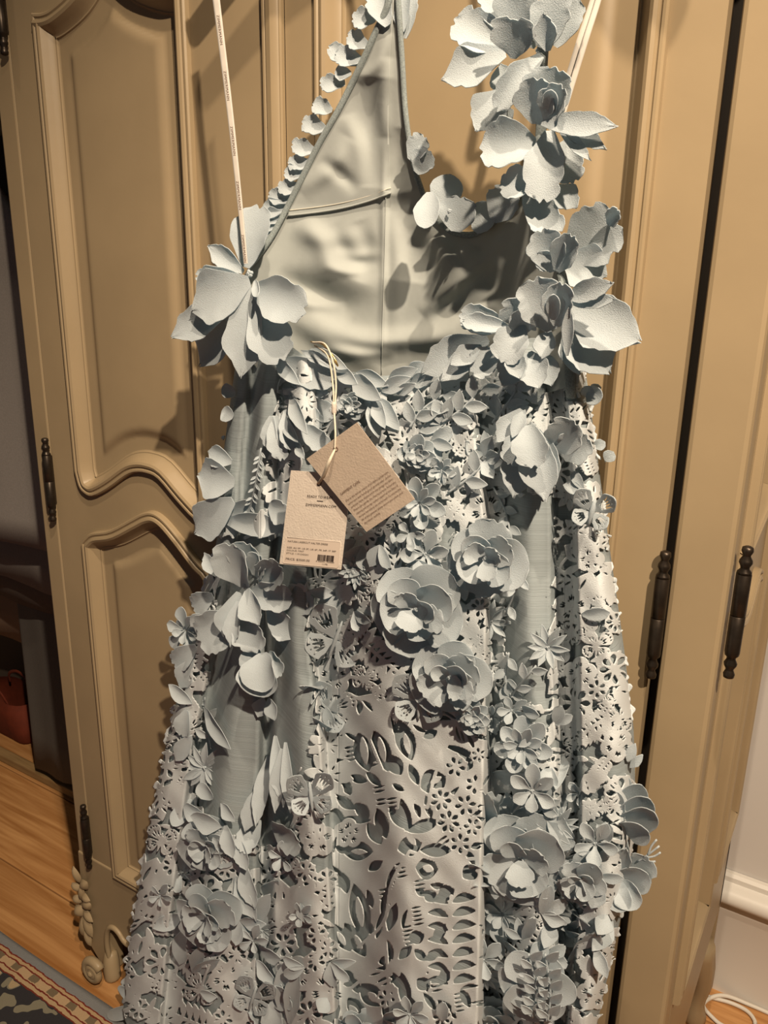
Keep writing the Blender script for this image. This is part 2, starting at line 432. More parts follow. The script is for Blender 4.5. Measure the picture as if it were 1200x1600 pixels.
obj('apron_bead', *tube(rim, .006), M['paint'], wr)
def foot(x, y, s):
    lg = obj('foot', *tube(spline([(x+.012*s, y+.012, .060), (x+.016*s, y+.006, .035), (x+.022*s, y+.002, .014), (x+.024*s, y+.002, .0)], 10), [.012,.015,.017,.018,.018,.018,.018,.018,.018,.016], 14), M['paint'], wr)
    t = np.linspace(0, 4.6*math.pi, 46); rr = .030*np.exp(-t*.105)
    sp = np.stack([x+.008*s+s*rr*np.cos(t+.6), y-.034+0*t-.004*t/14, .040+rr*np.sin(t+.6)], 1)
    obj('scroll', *tube(sp, np.linspace(.0105, .006, 46)), M['paint'], lg)
    V, Fc = lathe([(.001,-.008),(.006,-.006),(.009,0),(.006,.006),(.001,.008)], (0,0,0), 10)
    obj('scroll_eye', [(x+.008*s+a, y-.040+c, .040+b_) for a, b_, c in V], Fc, M['paint'], lg)
foot(.012, -.006, 1); foot(1.112, -.006, -1)
obj('foot', *tube(spline([(1.14,.56,.22),(1.155,.575,.12),(1.148,.58,.05),(1.15,.585,0)], 12), [.03,.028,.026,.022,.02,.018,.017,.018,.021,.024,.024,.022]), M['paint'], wr)
obj('foot', *tube(spline([(-.02,.56,.22),(-.035,.575,.12),(-.03,.58,.05),(-.03,.585,0)], 10), [.03,.028,.026,.022,.02,.018,.018,.022,.024,.022]), M['paint'], wr)
# carved sprig on the corner: little leaves and a floret
def carved(x, y, z, dx, dz, l, wd, nm='carved_leaf'):
    d = np.array([dx, 0, dz]); d /= np.linalg.norm(d); s = np.array([-d[2], 0, d[0]]); V = []; Fc = []
    K = 7; J = 5
    for i in range(K):
        t = i/(K-1); ww = wd*math.sin(math.pi*min(.97, max(.05, t)))**.8
        for j in range(J):
            q = j/(J-1)*2-1
            p = np.array([x, y, z])+d*l*t+s*ww*q
            p[1] -= .010*math.sin(math.pi*t)**.6*(1-q*q)+.006*t
            V.append(p)
    Fc = [(i*J+j, i*J+j+1, (i+1)*J+j+1, (i+1)*J+j) for i in range(K-1) for j in range(J-1)]
    obj(nm, V, Fc, M['paint'], ap)
for sgn, bx in ((1, -.055), (-1, 1.172)):
    for (dz0, ax, az, l, wd) in ((.215,-.3,1,.045,.011),(.205,.8,.8,.044,.013),(.195,-.9,.5,.028,.012),(.185,.9,.1,.034,.012),(.17,.2,1,.05,.010),(.165,-.7,.2,.026,.013),(.158,.8,.5,.042,.014),(.15,-.5,-.5,.034,.015),(.145,.9,-.3,.038,.013),(.135,.5,-.9,.055,.016),(.13,-.1,-1,.055,.014),(.12,.8,-.8,.04,.012),(.105,.4,-1,.05,.012)):
        carved(bx+.012*sgn, -.004, dz0, ax*sgn, az, l, wd)

# ------------------------------------------------------------------ the dress
DC = (0.575, 0.625, 0.655)
M['petal'] = mat('mint_bonded_crepe', DC, .85, var=.05, vscale=60, bump=.6, bscale=1000, trans=.32, spec=.15, sheen=.15, tcol=(.60,.76,.84), objvar=.05)
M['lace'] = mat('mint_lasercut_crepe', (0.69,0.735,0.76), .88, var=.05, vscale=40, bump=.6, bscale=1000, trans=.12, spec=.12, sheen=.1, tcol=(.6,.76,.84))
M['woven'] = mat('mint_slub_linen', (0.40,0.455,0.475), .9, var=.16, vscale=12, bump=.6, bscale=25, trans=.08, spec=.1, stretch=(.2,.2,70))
M['lining'] = mat('pale_lining_cotton', (0.52,0.55,0.53), .9, var=.07, vscale=25, bump=.5, bscale=45, trans=.28, spec=.1)
M['bind'] = mat('grey_green_bias_binding', (0.36,0.41,0.41), .95, var=.35, vscale=700, bump=.9, bscale=1600, spec=.05)
M['thread'] = mat('cream_thread', (0.66,0.62,0.52), .9)

# the skirt's fold lines in the photo: x at the listed heights, and how far each stands off the wardrobe
KY = np.array([540, 700, 850, 1000, 1150, 1300, 1450, 1600, 1700., 2000.])
FOLDS = [
 ([372,350,338,300,262,232,206,186,176], .068, .066),
 ([380,362,352,316,278,254,234,218,210], .098, .104),
 ([390,374,364,334,300,279,261,247,240], .098, .104),
 ([399,383,373,344,311,290,271,257,250], .086, .078),
 ([420,406,408,388,362,342,330,326,320], .112, .130),
 ([436,424,420,410,402,396,398,400,402], .110, .116),
 ([446,434,430,422,416,410,412,414,416], .100, .076),
 ([456,444,440,434,432,430,432,434,436], .106, .112),
 ([472,472,464,460,474,486,496,500,502], .118, .150),
 ([484,488,478,478,498,508,516,522,525], .116, .146),
 ([496,500,492,492,510,520,528,534,537], .108, .090),
 ([600,600,600,612,622,634,642,646,648], .128, .176),
 ([735,742,758,757,755,751,748,744,741], .126, .176),
 ([748,754,770,768,768,764,762,759,756], .108, .086),
 ([815,824,826,826,838,842,842,838,836], .122, .140),
 ([844,856,858,858,866,870,868,862,858], .116, .126),
 ([856,868,870,872,880,884,880,872,866], .092, .066),
 ([872,886,894,898,900,900,896,884,876], .086, .062),
 ([880,895,904,908,910,910,905,892,884], .112, .128),
 ([890,908,926,944,950,950,934,908,896], .112, .132),
 ([908,930,950,972,990,992,966,932,912], .060, .060)]
FX = np.array([f[0]+[f[0][8]+3*(f[0][8]-f[0][7])*.9] for f in FOLDS], float)
FO = np.array([[f[1], f[2]] for f in FOLDS])
def zmin(X, P): return (P[..., 2]-(.052+.06*np.clip((P[..., 0]-.5)/.3, 0, 1)))*900
def skirt_off(px, py):
    px = np.atleast_1d(np.asarray(px, float)); py = np.atleast_1d(np.asarray(py, float)); sh = px.shape
    px = px.ravel(); py = py.ravel()
    xk = np.stack([np.interp(py, KY, r) for r in FX]); w_ = np.clip((py-540)/760, 0, 1)**.8
    ok = FO[:, :1]*(1-w_)+FO[:, 1:]*w_
    out = np.full(px.shape, np.nan)
    out = np.where(px <= xk[0], ok[0], np.where(px >= xk[-1], ok[-1], 0.))
    for k in range(len(FOLDS)-1):
        m = (px > xk[k]) & (px <= xk[k+1]); t = ((px-xk[k])/(xk[k+1]-xk[k]))[m]
        if k == 0: t = np.sqrt(np.clip(1-(1-t)**2, 0, 1))
        elif k == len(FOLDS)-2: t = 1-np.sqrt(np.clip(1-t**2, 0, 1))
        else: t = t*t*(3-2*t)
        out[m] = ok[k][m]*(1-t)+ok[k+1][m]*t
    # the back opening dips: the top edge leans into the body
    out += -.012*np.clip((640-py)/90, 0, 1)
    return out.reshape(sh)
def so(px, py): return float(skirt_off(px, py)[0])
dress = thing('halter_dress', at(620, 800, .10)*np.array([1,1,0])+np.array([0,0,.04]), 'pale mint halter dress covered in laser-cut fabric flowers, hanging on the cream wardrobe', 'dress')

WAIST = [(360,545),(400,520),(440,530),(470,552),(500,568),(545,580),(590,588),(640,584),(680,570),(720,555),(770,540),(830,528),(880,530),(912,540)]
def skirt_map(extra):
    return lambda x, y: at(x, y, skirt_off(x, y)+extra)
# underskirt
xs = np.arange(170, 1000, 4.0); ys_ = np.arange(520, 2000, 6.0); X, Y = np.meshgrid(xs, ys_)
L0 = np.interp(Y, KY, FX[0]); R0 = np.interp(Y, KY, FX[-1])
topline = np.interp(X, [p[0] for p in WAIST], [p[1] for p in WAIST])
fsk = np.minimum(np.minimum(X-L0, R0-X), np.minimum(Y-topline, 1995-Y))
fsk = np.minimum(fsk, zmin(X, at(X, Y, skirt_off(X, Y))))
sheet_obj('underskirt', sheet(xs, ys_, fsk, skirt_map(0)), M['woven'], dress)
# the far (front) side of the skirt, so the skirt is a closed tube
V = []; kk = list(range(540, 2000, 60)); nb = 14
def down(line):
    """outline points of one side seam down to the hem"""
    P = [at(np.interp(y, KY, FX[line]), y, .060) for y in kk]; q = [p for p in P if p[2] > .13] if line else [p for p in P if p[2] > .07]
    t = np.linspace(0, len(q)-1, 24); return np.array([[np.interp(u, range(len(q)), [p[c] for p in q]) for c in range(3)] for u in t])
for pl_, pr_ in zip(down(0), down(-1)):
    for k in range(nb):
        t = k/(nb-1); p = pl_*(1-t)+pr_*t; p[1] = -.058+.030*math.sin(math.pi*t)+.003*math.sin(9*t); V.append(p)
kk = range(24)
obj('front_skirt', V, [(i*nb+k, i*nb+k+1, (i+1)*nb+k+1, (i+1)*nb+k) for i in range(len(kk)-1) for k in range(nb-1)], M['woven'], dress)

# ---- laser-cut lace: a signed field drawn in motifs, then cut out of the cloth
LX = np.arange(174, 1000, 1.7); LY = np.arange(560, 1995, 1.7)
GX, GY = np.meshgrid(LX, LY)
lace = np.full(GX.shape, -3.0, np.float32)
def _box(x0, x1, y0, y1):
    i0 = max(0, int((y0-LY[0])/1.7)-1); i1 = min(len(LY), int((y1-LY[0])/1.7)+2)
    j0 = max(0, int((x0-LX[0])/1.7)-1); j1 = min(len(LX), int((x1-LX[0])/1.7)+2)
    return slice(i0, max(i0, i1)), slice(j0, max(j0, j1))
def add(f, s): lace[s] = np.maximum(lace[s], f)
def cut(f, s): lace[s] = np.minimum(lace[s], -f)
def sh_leaf(x0, y0, x1, y1, wd, op=add, bend=0.0, peak=.5, wave=0.0):
    L = math.hypot(x1-x0, y1-y0)+1e-6; s = _box(min(x0, x1)-wd-abs(bend), max(x0, x1)+wd+abs(bend), min(y0, y1)-wd-abs(bend), max(y0, y1)+wd+abs(bend))
    if GX[s].size == 0: return
    dx, dy = (x1-x0)/L, (y1-y0)/L; u = ((GX[s]-x0)*dx+(GY[s]-y0)*dy)/L; v = -(GX[s]-x0)*dy+(GY[s]-y0)*dx-bend*np.sin(np.pi*np.clip(u, 0, 1))
    uu = np.clip(u, 1e-4, 1); uu = uu**(math.log(.5)/math.log(peak))
    h = wd*.5*np.sin(np.pi*uu)**.8
    if wave: h = h*(1+wave*np.sin(u*26))
    op(np.where((u > 0) & (u < 1), h-np.abs(v), -3), s)
def sh_disc(x, y, r, op=add, rx=1.0):
    s = _box(x-r*rx-2, x+r*rx+2, y-r-2, y+r+2)
    if GX[s].size: op(r-np.hypot((GX[s]-x)/rx, GY[s]-y), s)
def sh_stroke(pts, wd, op=add):
    P = np.asarray(pts, float); s = _box(P[:, 0].min()-wd, P[:, 0].max()+wd, P[:, 1].min()-wd, P[:, 1].max()+wd)
    if GX[s].size: op(wd*.5-seg_dist(GX[s], GY[s], P), s)
def sh_flower(x, y, r, n, rot=0, depth=.35, op=add, sq=1.0):
    s = _box(x-r*1.1, x+r*1.1, y-r*1.1, y+r*1.1)
    if GX[s].size == 0: return
    dx, dy = GX[s]-x, (GY[s]-y)/sq; th = np.arctan2(dy, dx)+rot
    op(r*(1-depth+depth*np.abs(np.cos(th*n/2))**.7)-np.hypot(dx, dy), s)
def pol(x, y, r, a, sq=1.0): return x+r*math.cos(a), y+r*math.sin(a)*sq
def m_daisy(x, y, r, n=8, rot=0.0, sq=1.0):
    sh_disc(x, y, r)
    for k in range(n):
        a = rot+2*math.pi*k/n
        sh_leaf(*pol(x, y, r*.24, a, sq), *pol(x, y, r*.90, a, sq), r*.36, cut, peak=.6)
    for k in range(n):
        a = rot+2*math.pi*(k+.5)/n; sh_disc(*pol(x, y, r*1.0, a, sq), r*.13)
def m_starflower(x, y, r, n=10, rot=0.0):
    for k in range(n):
        a = rot+2*math.pi*k/n; sh_leaf(*pol(x, y, r*.1, a), *pol(x, y, r, a), r*.42, peak=.5)
    sh_disc(x, y, r*.42)
    for k in range(n):
        a = rot+2*math.pi*(k+.5)/n; sh_leaf(*pol(x, y, r*.2, a), *pol(x, y, r*.5, a), r*.07, cut)
def m_poppy(x, y, r, rot=0.0):
    sh_flower(x, y, r, 5, rot, .22)
    for k in range(5):
        a = rot+2*math.pi*(k+.5)/5
        for q in (-.22, 0, .22): sh_leaf(*pol(x, y, r*.35, a+q), *pol(x, y, r*(.75-abs(q)*.3), a+q), r*.09, cut)
    for k in range(9):
        sh_disc(*pol(x, y, r*(.08+.16*(k % 3)), k*2.1), max(1.6, r*.045), cut)
def m_leafslit(x0, y0, x1, y1, wd, n=5):
    sh_leaf(x0, y0, x1, y1, wd)
    L = math.hypot(x1-x0, y1-y0); dx, dy = (x1-x0)/L, (y1-y0)/L
    for k in range(n):
        t = .2+.6*k/n
        for sgn in (-1, 1):
            bx, by = x0+dx*L*t, y0+dy*L*t; ex, ey = bx+dx*L*.16-dy*sgn*wd*.36, by+dy*L*.16+dx*sgn*wd*.36
            sh_leaf(bx-dy*sgn*wd*.07, by+dx*sgn*wd*.07, ex, ey, max(3.2, wd*.13), cut)
def m_fern(x0, y0, x1, y1, wd, n=8):
    sh_stroke([(x0, y0), (x1, y1)], max(4, wd*.10))
    L = math.hypot(x1-x0, y1-y0); dx, dy = (x1-x0)/L, (y1-y0)/L
    for k in range(n):
        t = .06+.86*k/n; ww = wd*(.55+.45*math.sin(math.pi*(.2+.7*t)))*.5
        for sgn in (-1, 1):
            bx, by = x0+dx*L*t, y0+dy*L*t
            sh_leaf(bx, by, bx+dx*ww*.55-dy*sgn*ww, by+dy*ww*.55+dx*sgn*ww, L/n*.78, bend=sgn*2, peak=.55)
def m_butterfly(x, y, r, rot=0.0):
    for sgn in (-1, 1):
        for a, l, wd in ((-.75, 1.0, .72), (.62, .82, .66)):
            A = -math.pi/2*0+rot+(a if sgn > 0 else math.pi-a); ex, ey = pol(x, y, r*l, A); sh_leaf(x, y, ex, ey, r*wd, peak=.66)
            for q in (-.28, 0, .28): sh_leaf(*pol(x, y, r*l*.25, A+q), *pol(x, y, r*l*(.68-abs(q)*.35), A+q), r*.085, cut, peak=.6)
            for q in (-.3, -.1, .1, .3): sh_disc(*pol(x, y, r*l*(.84-abs(q)*.2), A+q*.9), max(1.7, r*.045), cut)
    sh_leaf(*pol(x, y, r*.5, rot-math.pi/2), *pol(x, y, r*.6, rot+math.pi/2), r*.16)
def m_sprig(x, y, L, a, n=5, wd=16):
    pts = [(x, y)]
    for k in range(8): x2, y2 = pol(*pts[-1], L/8, a+.25*math.sin(k*.7)); pts.append((x2, y2))
    sh_stroke(pts, 4.2)
    for k in range(1, 9):
        sgn = 1 if k % 2 else -1; bx, by = pts[k]
        sh_leaf(bx, by, *pol(bx, by, wd*1.9, a+sgn*.75), wd)
    sh_leaf(*pts[-1], *pol(*pts[-1], wd*1.8, a), wd)
def m_tulip(x, y, r, a):
    for q, l in ((-.45, .95), (.45, .95), (0, 1.0)): sh_leaf(x, y, *pol(x, y, r*l, a+q*.7), r*.5, peak=.6)
    for q in (-.25, .25): sh_leaf(*pol(x, y, r*.3, a+q), *pol(x, y, r*.8, a+q), r*.09, cut)
# the centre panel: whole cloth with its motifs cut free, hole by hole
CEN = [(512,1075),(560,1088),(610,1078),(660,1092),(720,1080),(758,1090),(766,1300),(762,1700),(756,2000),(530,2000),(522,1700),(524,1400),(512,1250)]
s_ = _box(500, 775, 1070, 2000); add(poly_sd(GX[s_], GY[s_], np.array(CEN, float)), s_)
def zc(X, Y): return 480+X/3.478, 1140+Y/3.478
HOLES = [(285,40,330,205,66),(372,30,432,205,60),(450,150,505,235,50),(505,-30,562,145,62),(632,312,738,262,84),(795,160,890,196,66),(235,258,318,278,28),(160,300,232,345,62),(170,375,250,425,34),
 (112,470,190,478,54),(268,410,330,470,40),(128,500,140,650,30),(160,640,215,662,26),(175,492,330,492,26),(335,520,396,612,40),(205,655,340,662,62),(386,445,425,575,44),(455,430,515,525,34),(515,395,550,552,38),
 (565,548,700,500,42),(505,648,608,620,62),(632,655,768,655,44),(602,750,698,758,72),(125,750,190,850,44),(196,790,214,880,34),(262,870,312,1110,64),(142,1070,225,1190,46),(215,1070,305,1215,54),(340,760,400,720,30),
 (560,1140,628,1118,44),(695,1140,745,1065,34),(855,800,918,750,52),(722,900,790,872,50),(178,1320,240,1385,54),(305,1395,390,1490,64),(246,1355,276,1425,30),(516,1340,545,1510,40),(605,1360,655,1405,44),(735,1310,765,1358,36),(395,1265,448,1250,30),
 (440,880,470,760,26),(412,1010,440,870,30),(380,1120,420,985,26),(445,1080,480,960,34),(330,880,352,960,22),(320,1040,355,1110,26),(648,370,672,470,26),(588,390,610,470,20),(650,880,690,930,40),(595,870,640,900,24),
 (100,200,190,170,30),(80,640,120,740,34),(60,830,110,960,40),(640,40,700,10,30),(760,90,890,130,20),(270,560,250,600,4),(430,1150,460,1240,26),(505,1240,560,1180,30),(590,1200,640,1250,30),(650,1250,705,1215,26),(470,1330,500,1400,26),(110,1230,170,1300,36),(350,1330,430,1290,18),
 (560,1460,590,1560,30),(640,1440,700,1520,24),(420,1500,470,1590,40),(230,1470,300,1560,50),(120,1450,160,1560,40),(720,1480,800,1560,34),(840,1420,880,1500,30),(560,200,600,290,30),(470,300,520,330,20),(330,240,395,300,26)]
for (a0, b0, a1, b1, ww) in HOLES:
    dx_, dy_ = (a1-a0)*.14, (b1-b0)*.14; a0, b0, a1, b1 = a0-dx_, b0-dy_, a1+dx_, b1+dy_
    sh_leaf(*zc(a0, b0), *zc(a1, b1), ww/3.478*1.75, cut)
for (x, y, n) in ((545,1170,4),(592,1232,5),(612,1250,4),(625,1352,4),(600,1392,4),(650,1420,5),(636,1450,5),(655,1378,3),(580,1185,3),(715,1555,5),(680,1530,4)):
    for k in range(n): sh_leaf(x-9+k, y+k*6.5, x+9+k, y+k*6.5-4, 3.6, cut)
for k in range(7):                                             # the ladder of the fern
    y0 = 1405+k*21
    sh_leaf(706, y0+5, 744, y0-3, 15, cut, bend=-4); sh_leaf(701, y0+7, 668, y0, 13, cut, bend=4)
rc_ = random.Random(8)
for _ in range(1800):
    x = rc_.uniform(520, 752); y = rc_.uniform(1085, 1985); i_ = int((y-LY[0])/1.7); j_ = int((x-LX[0])/1.7)
    if lace[i_, j_] > 7.5:
        a_ = rc_.uniform(0, 3.14); l = rc_.uniform(9, 17); wv_ = rc_.choice((4.0, 7.0, 11.0)); sh_leaf(*pol(x, y, l, a_), *pol(x, y, -l, a_), wv_, cut, bend=rc_.uniform(-3, 3))
        if wv_ < 5: sh_leaf(*pol(x+6, y+4, l*.8, a_), *pol(x+6, y+4, -l*.8, a_), wv_, cut)
for (x, y, r, n, ro) in ((712,1198,18,6,.2),(742,1226,17,6,.6),(689,1250,19,7,.1),(727,1258,19,6,.9),(701,1284,20,7,.3),(738,1292,16,6,.1),(719,1318,18,6,.5),(748,1180,13,6,.4),(604,1560,15,6,.2),(690,1590,16,7,.5)): m_daisy(x, y, r, n, ro)
for (x, y) in ((535,1305),(540,1312),(534,1316),(541,1302),(537,1322),(668,1520),(672,1530),(664,1536),(674,1540),(667,1548)): sh_disc(x, y, 1.9, cut)
for (x, y, x1, y1, w_) in ((566,1150,572,1196,12),(592,1150,601,1192,11),(632,1145,640,1180,10),(672,1224,690,1214,10),(558,1400,566,1450,12),(527,1455,540,1478,9),(554,1460,566,1484,9),(660,1354,678,1360,12),(548,1330,574,1332,9),(634,1298,650,1322,10),(575,1550,590,1566,12),(545,1570,560,1590,12)): sh_leaf(x, y, x1, y1, w_)
m_poppy(545, 1302, 24, .3)
for (p_) in ([(520,1230),(560,1250),(612,1240),(668,1262)],[(560,1480),(600,1440),(612,1380),(640,1330)],[(612,1600),(606,1520),(600,1440)],[(640,1330),(690,1345),(756,1340)],[(530,1560),(580,1520),(606,1520)],[(705,1400),(704,1480),(708,1580)],[(575,1150),(600,1210),(612,1240)],[(700,1160),(680,1210),(668,1262)]): sh_stroke(spline(p_, 14), 5.0)
m_butterfly(655, 1095, 46, .05); m_butterfly(520, 1108, 42, .3)
# everything else: motifs scattered with even spacing
rl = random.Random(21); pts = []
tries = 0
while tries < 12000 and len(pts) < 700:
    tries += 1
    x = rl.uniform(180, 990); y = rl.uniform(575, 1985)
    l_, r_ = np.interp(y, KY, FX[0]), np.interp(y, KY, FX[-1])
    if x < l_-4 or x > r_+4: continue
    if 515 < x < 758 and 1085 < y: continue
    rad = rl.choice((15, 20, 26, 31))
    if x > 895 or x < 300: rad = min(rad, 24)
    if all((x-a)**2+(y-b)**2 > (.80*(rad+c))**2 for a, b, c in pts):
        pts.append((x, y, rad))
for (x, y, r) in pts:
    k = rl.random(); a = rl.uniform(0, 6.28); r *= 1.12
    if k < .16: m_daisy(x, y, r, rl.choice((6, 7, 8)), a)
    elif k < .30: m_starflower(x, y, r*1.15, rl.choice((8, 9, 11)), a)
    elif k < .44: m_poppy(x, y, r, a)
    elif k < .58: m_butterfly(x, y, r*1.15, rl.uniform(-.5, .5))
    elif k < .74:
        for q in (0, 1): m_leafslit(*pol(x, y, r*1.2, a+q*2.4), *pol(x, y, -r*1.2, a+q*2.4), r*.95, 4)
    elif k < .86: m_fern(*pol(x, y, r*1.3, a), *pol(x, y, -r*1.3, a), r*1.7, 7)
    else: m_tulip(*pol(x, y, r, a), r*2.1, a+math.pi); m_sprig(x, y, r, a+1.5, 3, r*.5)
# vines tie neighbours together so the cloth holds
for i, (x, y, r) in enumerate(pts):
    nb_ = sorted(pts, key=lambda p: (p[0]-x)**2+(p[1]-y)**2)[1:4]
    for (u, v, q) in nb_:
        mx_, my_ = (x+u)/2+rl.uniform(-8, 8), (y+v)/2+rl.uniform(-8, 8)
        sh_stroke(spline([(x, y), (mx_, my_), (u, v)], 7), 4.0, lambda f, s: add(np.where(lace[s] > -2.9, f, f), s)) if rl.random() < .55 else None
for _ in range(2000):
    x = rl.uniform(190, 990); y = rl.uniform(575, 1985); i_ = int((y-LY[0])/1.7); j_ = int((x-LX[0])/1.7)
    if 0 <= i_ < len(LY) and 0 <= j_ < len(LX) and lace[i_, j_] < -2.0 and rl.random() < .5 and not (515 < x < 758 and y > 1085):
        a = rl.uniform(0, 3.14); l = rl.uniform(11, 19); sh_leaf(*pol(x, y, l, a), *pol(x, y, -l, a), l*rl.uniform(.5, .8))
# where plain woven cloth shows, the lace is cut right away along a leafy line
PLAIN = [[(352,560),(440,545),(432,640),(420,720),(400,812),(346,812)],
 [(346,838),(478,842),(482,980),(498,1120),(470,1200),(452,1290),(430,1320),(405,1320),(330,1290),(300,1240),(316,1130),(332,1000)],
 [(792,775),(862,770),(868,860),(862,1000),(858,1105),(792,1100),(788,930)]]
for P in PLAIN:
    sd = poly_sd(GX, GY, P)+4*np.sin(GX*.13)*np.sin(GY*.09)+3*np.sin(GX*.31+GY*.2); lace[:] = np.minimum(lace, -sd)
L0 = np.interp(GY, KY, FX[0]); R0 = np.interp(GY, KY, FX[-1]); topl = np.interp(GX, [p[0] for p in WAIST], [p[1] for p in WAIST])
edge_w = 3*np.sin(GY*.16)+2*np.sin(GY*.37)
lace = np.minimum(lace, zmin(GX, at(GX, GY, skirt_off(GX, GY)))-3)
lace = np.minimum(lace, np.minimum(np.minimum(GX-L0+3+edge_w, R0-GX+3+edge_w), GY-topl-4))
def lace_map(x, y): return at(x, y, skirt_off(x, y)+.0075+.0015*np.sin(x*.11)*np.sin(y*.09))
panels = [(0, 408), (408, 530), (530, 766), (766, 884), (884, 1100)]
for a, b in panels:
    wv = 0
    j0 = max(0, int((a-LX[0])/1.7)); j1 = min(len(LX), int((b-LX[0])/1.7)+1)
    sheet_obj('lace_panel', sheet(LX[j0:j1], LY, lace[:, j0:j1].astype(float), lace_map), M['lace'], dress, thick=.0011)

# ---- bodice: the inside of the front, seen through the open back
BL = [(614,-75),(608,0),(585,55),(560,110),(530,170),(500,222),(476,270),(455,312),(430,360),(408,393),(388,418)]
BR = [(618,-75),(622,0),(628,90),(634,180),(645,250),(658,295),(672,325),(690,350),(712,364),(740,366),(770,348),(795,325),(815,298)]
RIDGES = [([(606,90),(598,160),(600,215)], 6, .003), ([(628,200),(622,260),(606,300)], 7, -.004), ([(540,180),(560,230),(566,290)], 8, .003), ([(500,250),(530,270),(560,300)], 6, -.003), ([(470,345),(500,380),(520,440)], 9, .004), ([(560,345),(575,390),(560,440)], 9, -.004), ([(650,340),(690,400),(690,470)], 9, .005), ([(420,440),(470,470),(540,480)], 6, .004), ([(520,395),(560,400),(600,395)], 5, .002), ([(505,415),(545,425),(590,418)], 4, .002), ([(720,380),(745,410),(780,405)], 8, .004), ([(455,462),(500,505),(550,528),(600,534),(680,522),(760,482),(800,440)], 9, .0075), ([(430,470),(490,520),(560,560),(600,566)], 9, .005),
 ([(660,492),(700,455),(742,418),(800,345)], 7, .007), ([(600,215),(600,400),(597,570)], 3, .0025), ([(585,120),(578,200),(572,292)], 16, -.006), ([(635,300),(648,380),(640,440)], 20, -.006),
 ([(545,215),(520,260),(470,300)], 8, .003), ([(470,400),(540,430),(600,455)], 14, .005), ([(430,430),(490,455),(560,490)], 10, -.005), ([(690,380),(712,420),(700,470)], 8, .005), ([(745,372),(760,430),(800,480)], 12, -.006),
 ([(560,130),(590,100),(606,50)], 6, .003), ([(612,330),(622,420),(612,520)], 7, .003), ([(520,350),(545,400),(590,420)], 8, -.003), ([(455,360),(520,372),(590,360)], 10, .003), ([(640,540),(720,528),(800,500)], 8, .005), ([(500,545),(560,553),(620,552)], 5, .003)]
def lining_off(x, y):
    u = (x-600)/250.
    o = .052+.05*np.clip(np.abs(u), 0, 1.2)**2.2+.03*np.clip((320-y)/320, 0, 1)
    for P, w_, a in RIDGES:
        q = spline(P, 22); bd = np.full(x.shape, 1e9); bs = np.zeros(x.shape); ww = w_*1.75
        for i in range(21):
            d = q[i+1]-q[i]; t = np.clip(((x-q[i, 0])*d[0]+(y-q[i, 1])*d[1])/(d @ d+1e-9), 0, 1); dd = (x-q[i, 0]-t*d[0])**2+(y-q[i, 1]-t*d[1])**2
            m = dd < bd; bd = np.where(m, dd, bd); bs = np.where(m, (i+t)/21, bs)
        best = np.sin(np.pi*np.clip(bs, 0, 1))**.8*np.exp(-bd/ww**2)
        o = o+a*1.7*best
    o = o+.0011*np.sin(x*.031+y*.013+.5)*np.sin(y*.021-x*.008)+.0004*np.sin(x*.07+y*.03)*np.sin(y*.05+1)
    return o
def lo(x, y): return float(lining_off(np.array([float(x)]), np.array([float(y)]))[0])
LIN = BL+[(372,450),(372,520),(400,575),(440,615),(600,640),(800,630),(905,600),(905,540),(892,480),(872,400),(850,340)]+BR[::-1]
xs = np.arange(365, 915, 3.0); ys_ = np.arange(-80, 645, 3.0); X, Y = np.meshgrid(xs, ys_)
sheet_obj('bodice_lining', sheet(xs, ys_, poly_sd(X, Y, LIN), lambda x, y: at(x, y, lining_off(x, y))), M['lining'], dress, thick=.0006)
FAC = BL[:8]+[(449,338),(500,332),(540,325),(580,314),(611,301),(607,200),(610,90),(616,0)]
fac = sheet_obj('lining_facing', sheet(xs, ys_, poly_sd(X, Y, FAC), lambda x, y: at(x, y, lining_off(x, y)+.0022)), M['lining'], dress, thick=.0006)
hemline = spline([(449,337),(500,331),(540,324),(580,313),(611,301)], 30)
for dy, r in ((0, .0011), (-8, .0005)):
    P = np.array([at(x, y+dy, lo(x, y)+.0030) for x, y in hemline]); obj('hem_stitching', *tube(P, r, 6), M['lining' if dy == 0 else 'thread'], fac)
P = np.array([at(x, y, lo(x, y)+.0012) for x, y in spline([(603,303),(601,400),(598,500),(596,585)], 30)]); obj('centre_seam', *tube(P, .0006, 6), M['lining'], dress)
def binding(pts, r, n=60, extra=.003):
    q = spline(pts, n); P = np.array([at(x, y, lo(x, y)+extra) for x, y in q]); obj('bias_binding', *tube(P, r, 10, flat=.75), M['bind'], dress)
binding(BL, .0040); binding(BR, .0034)

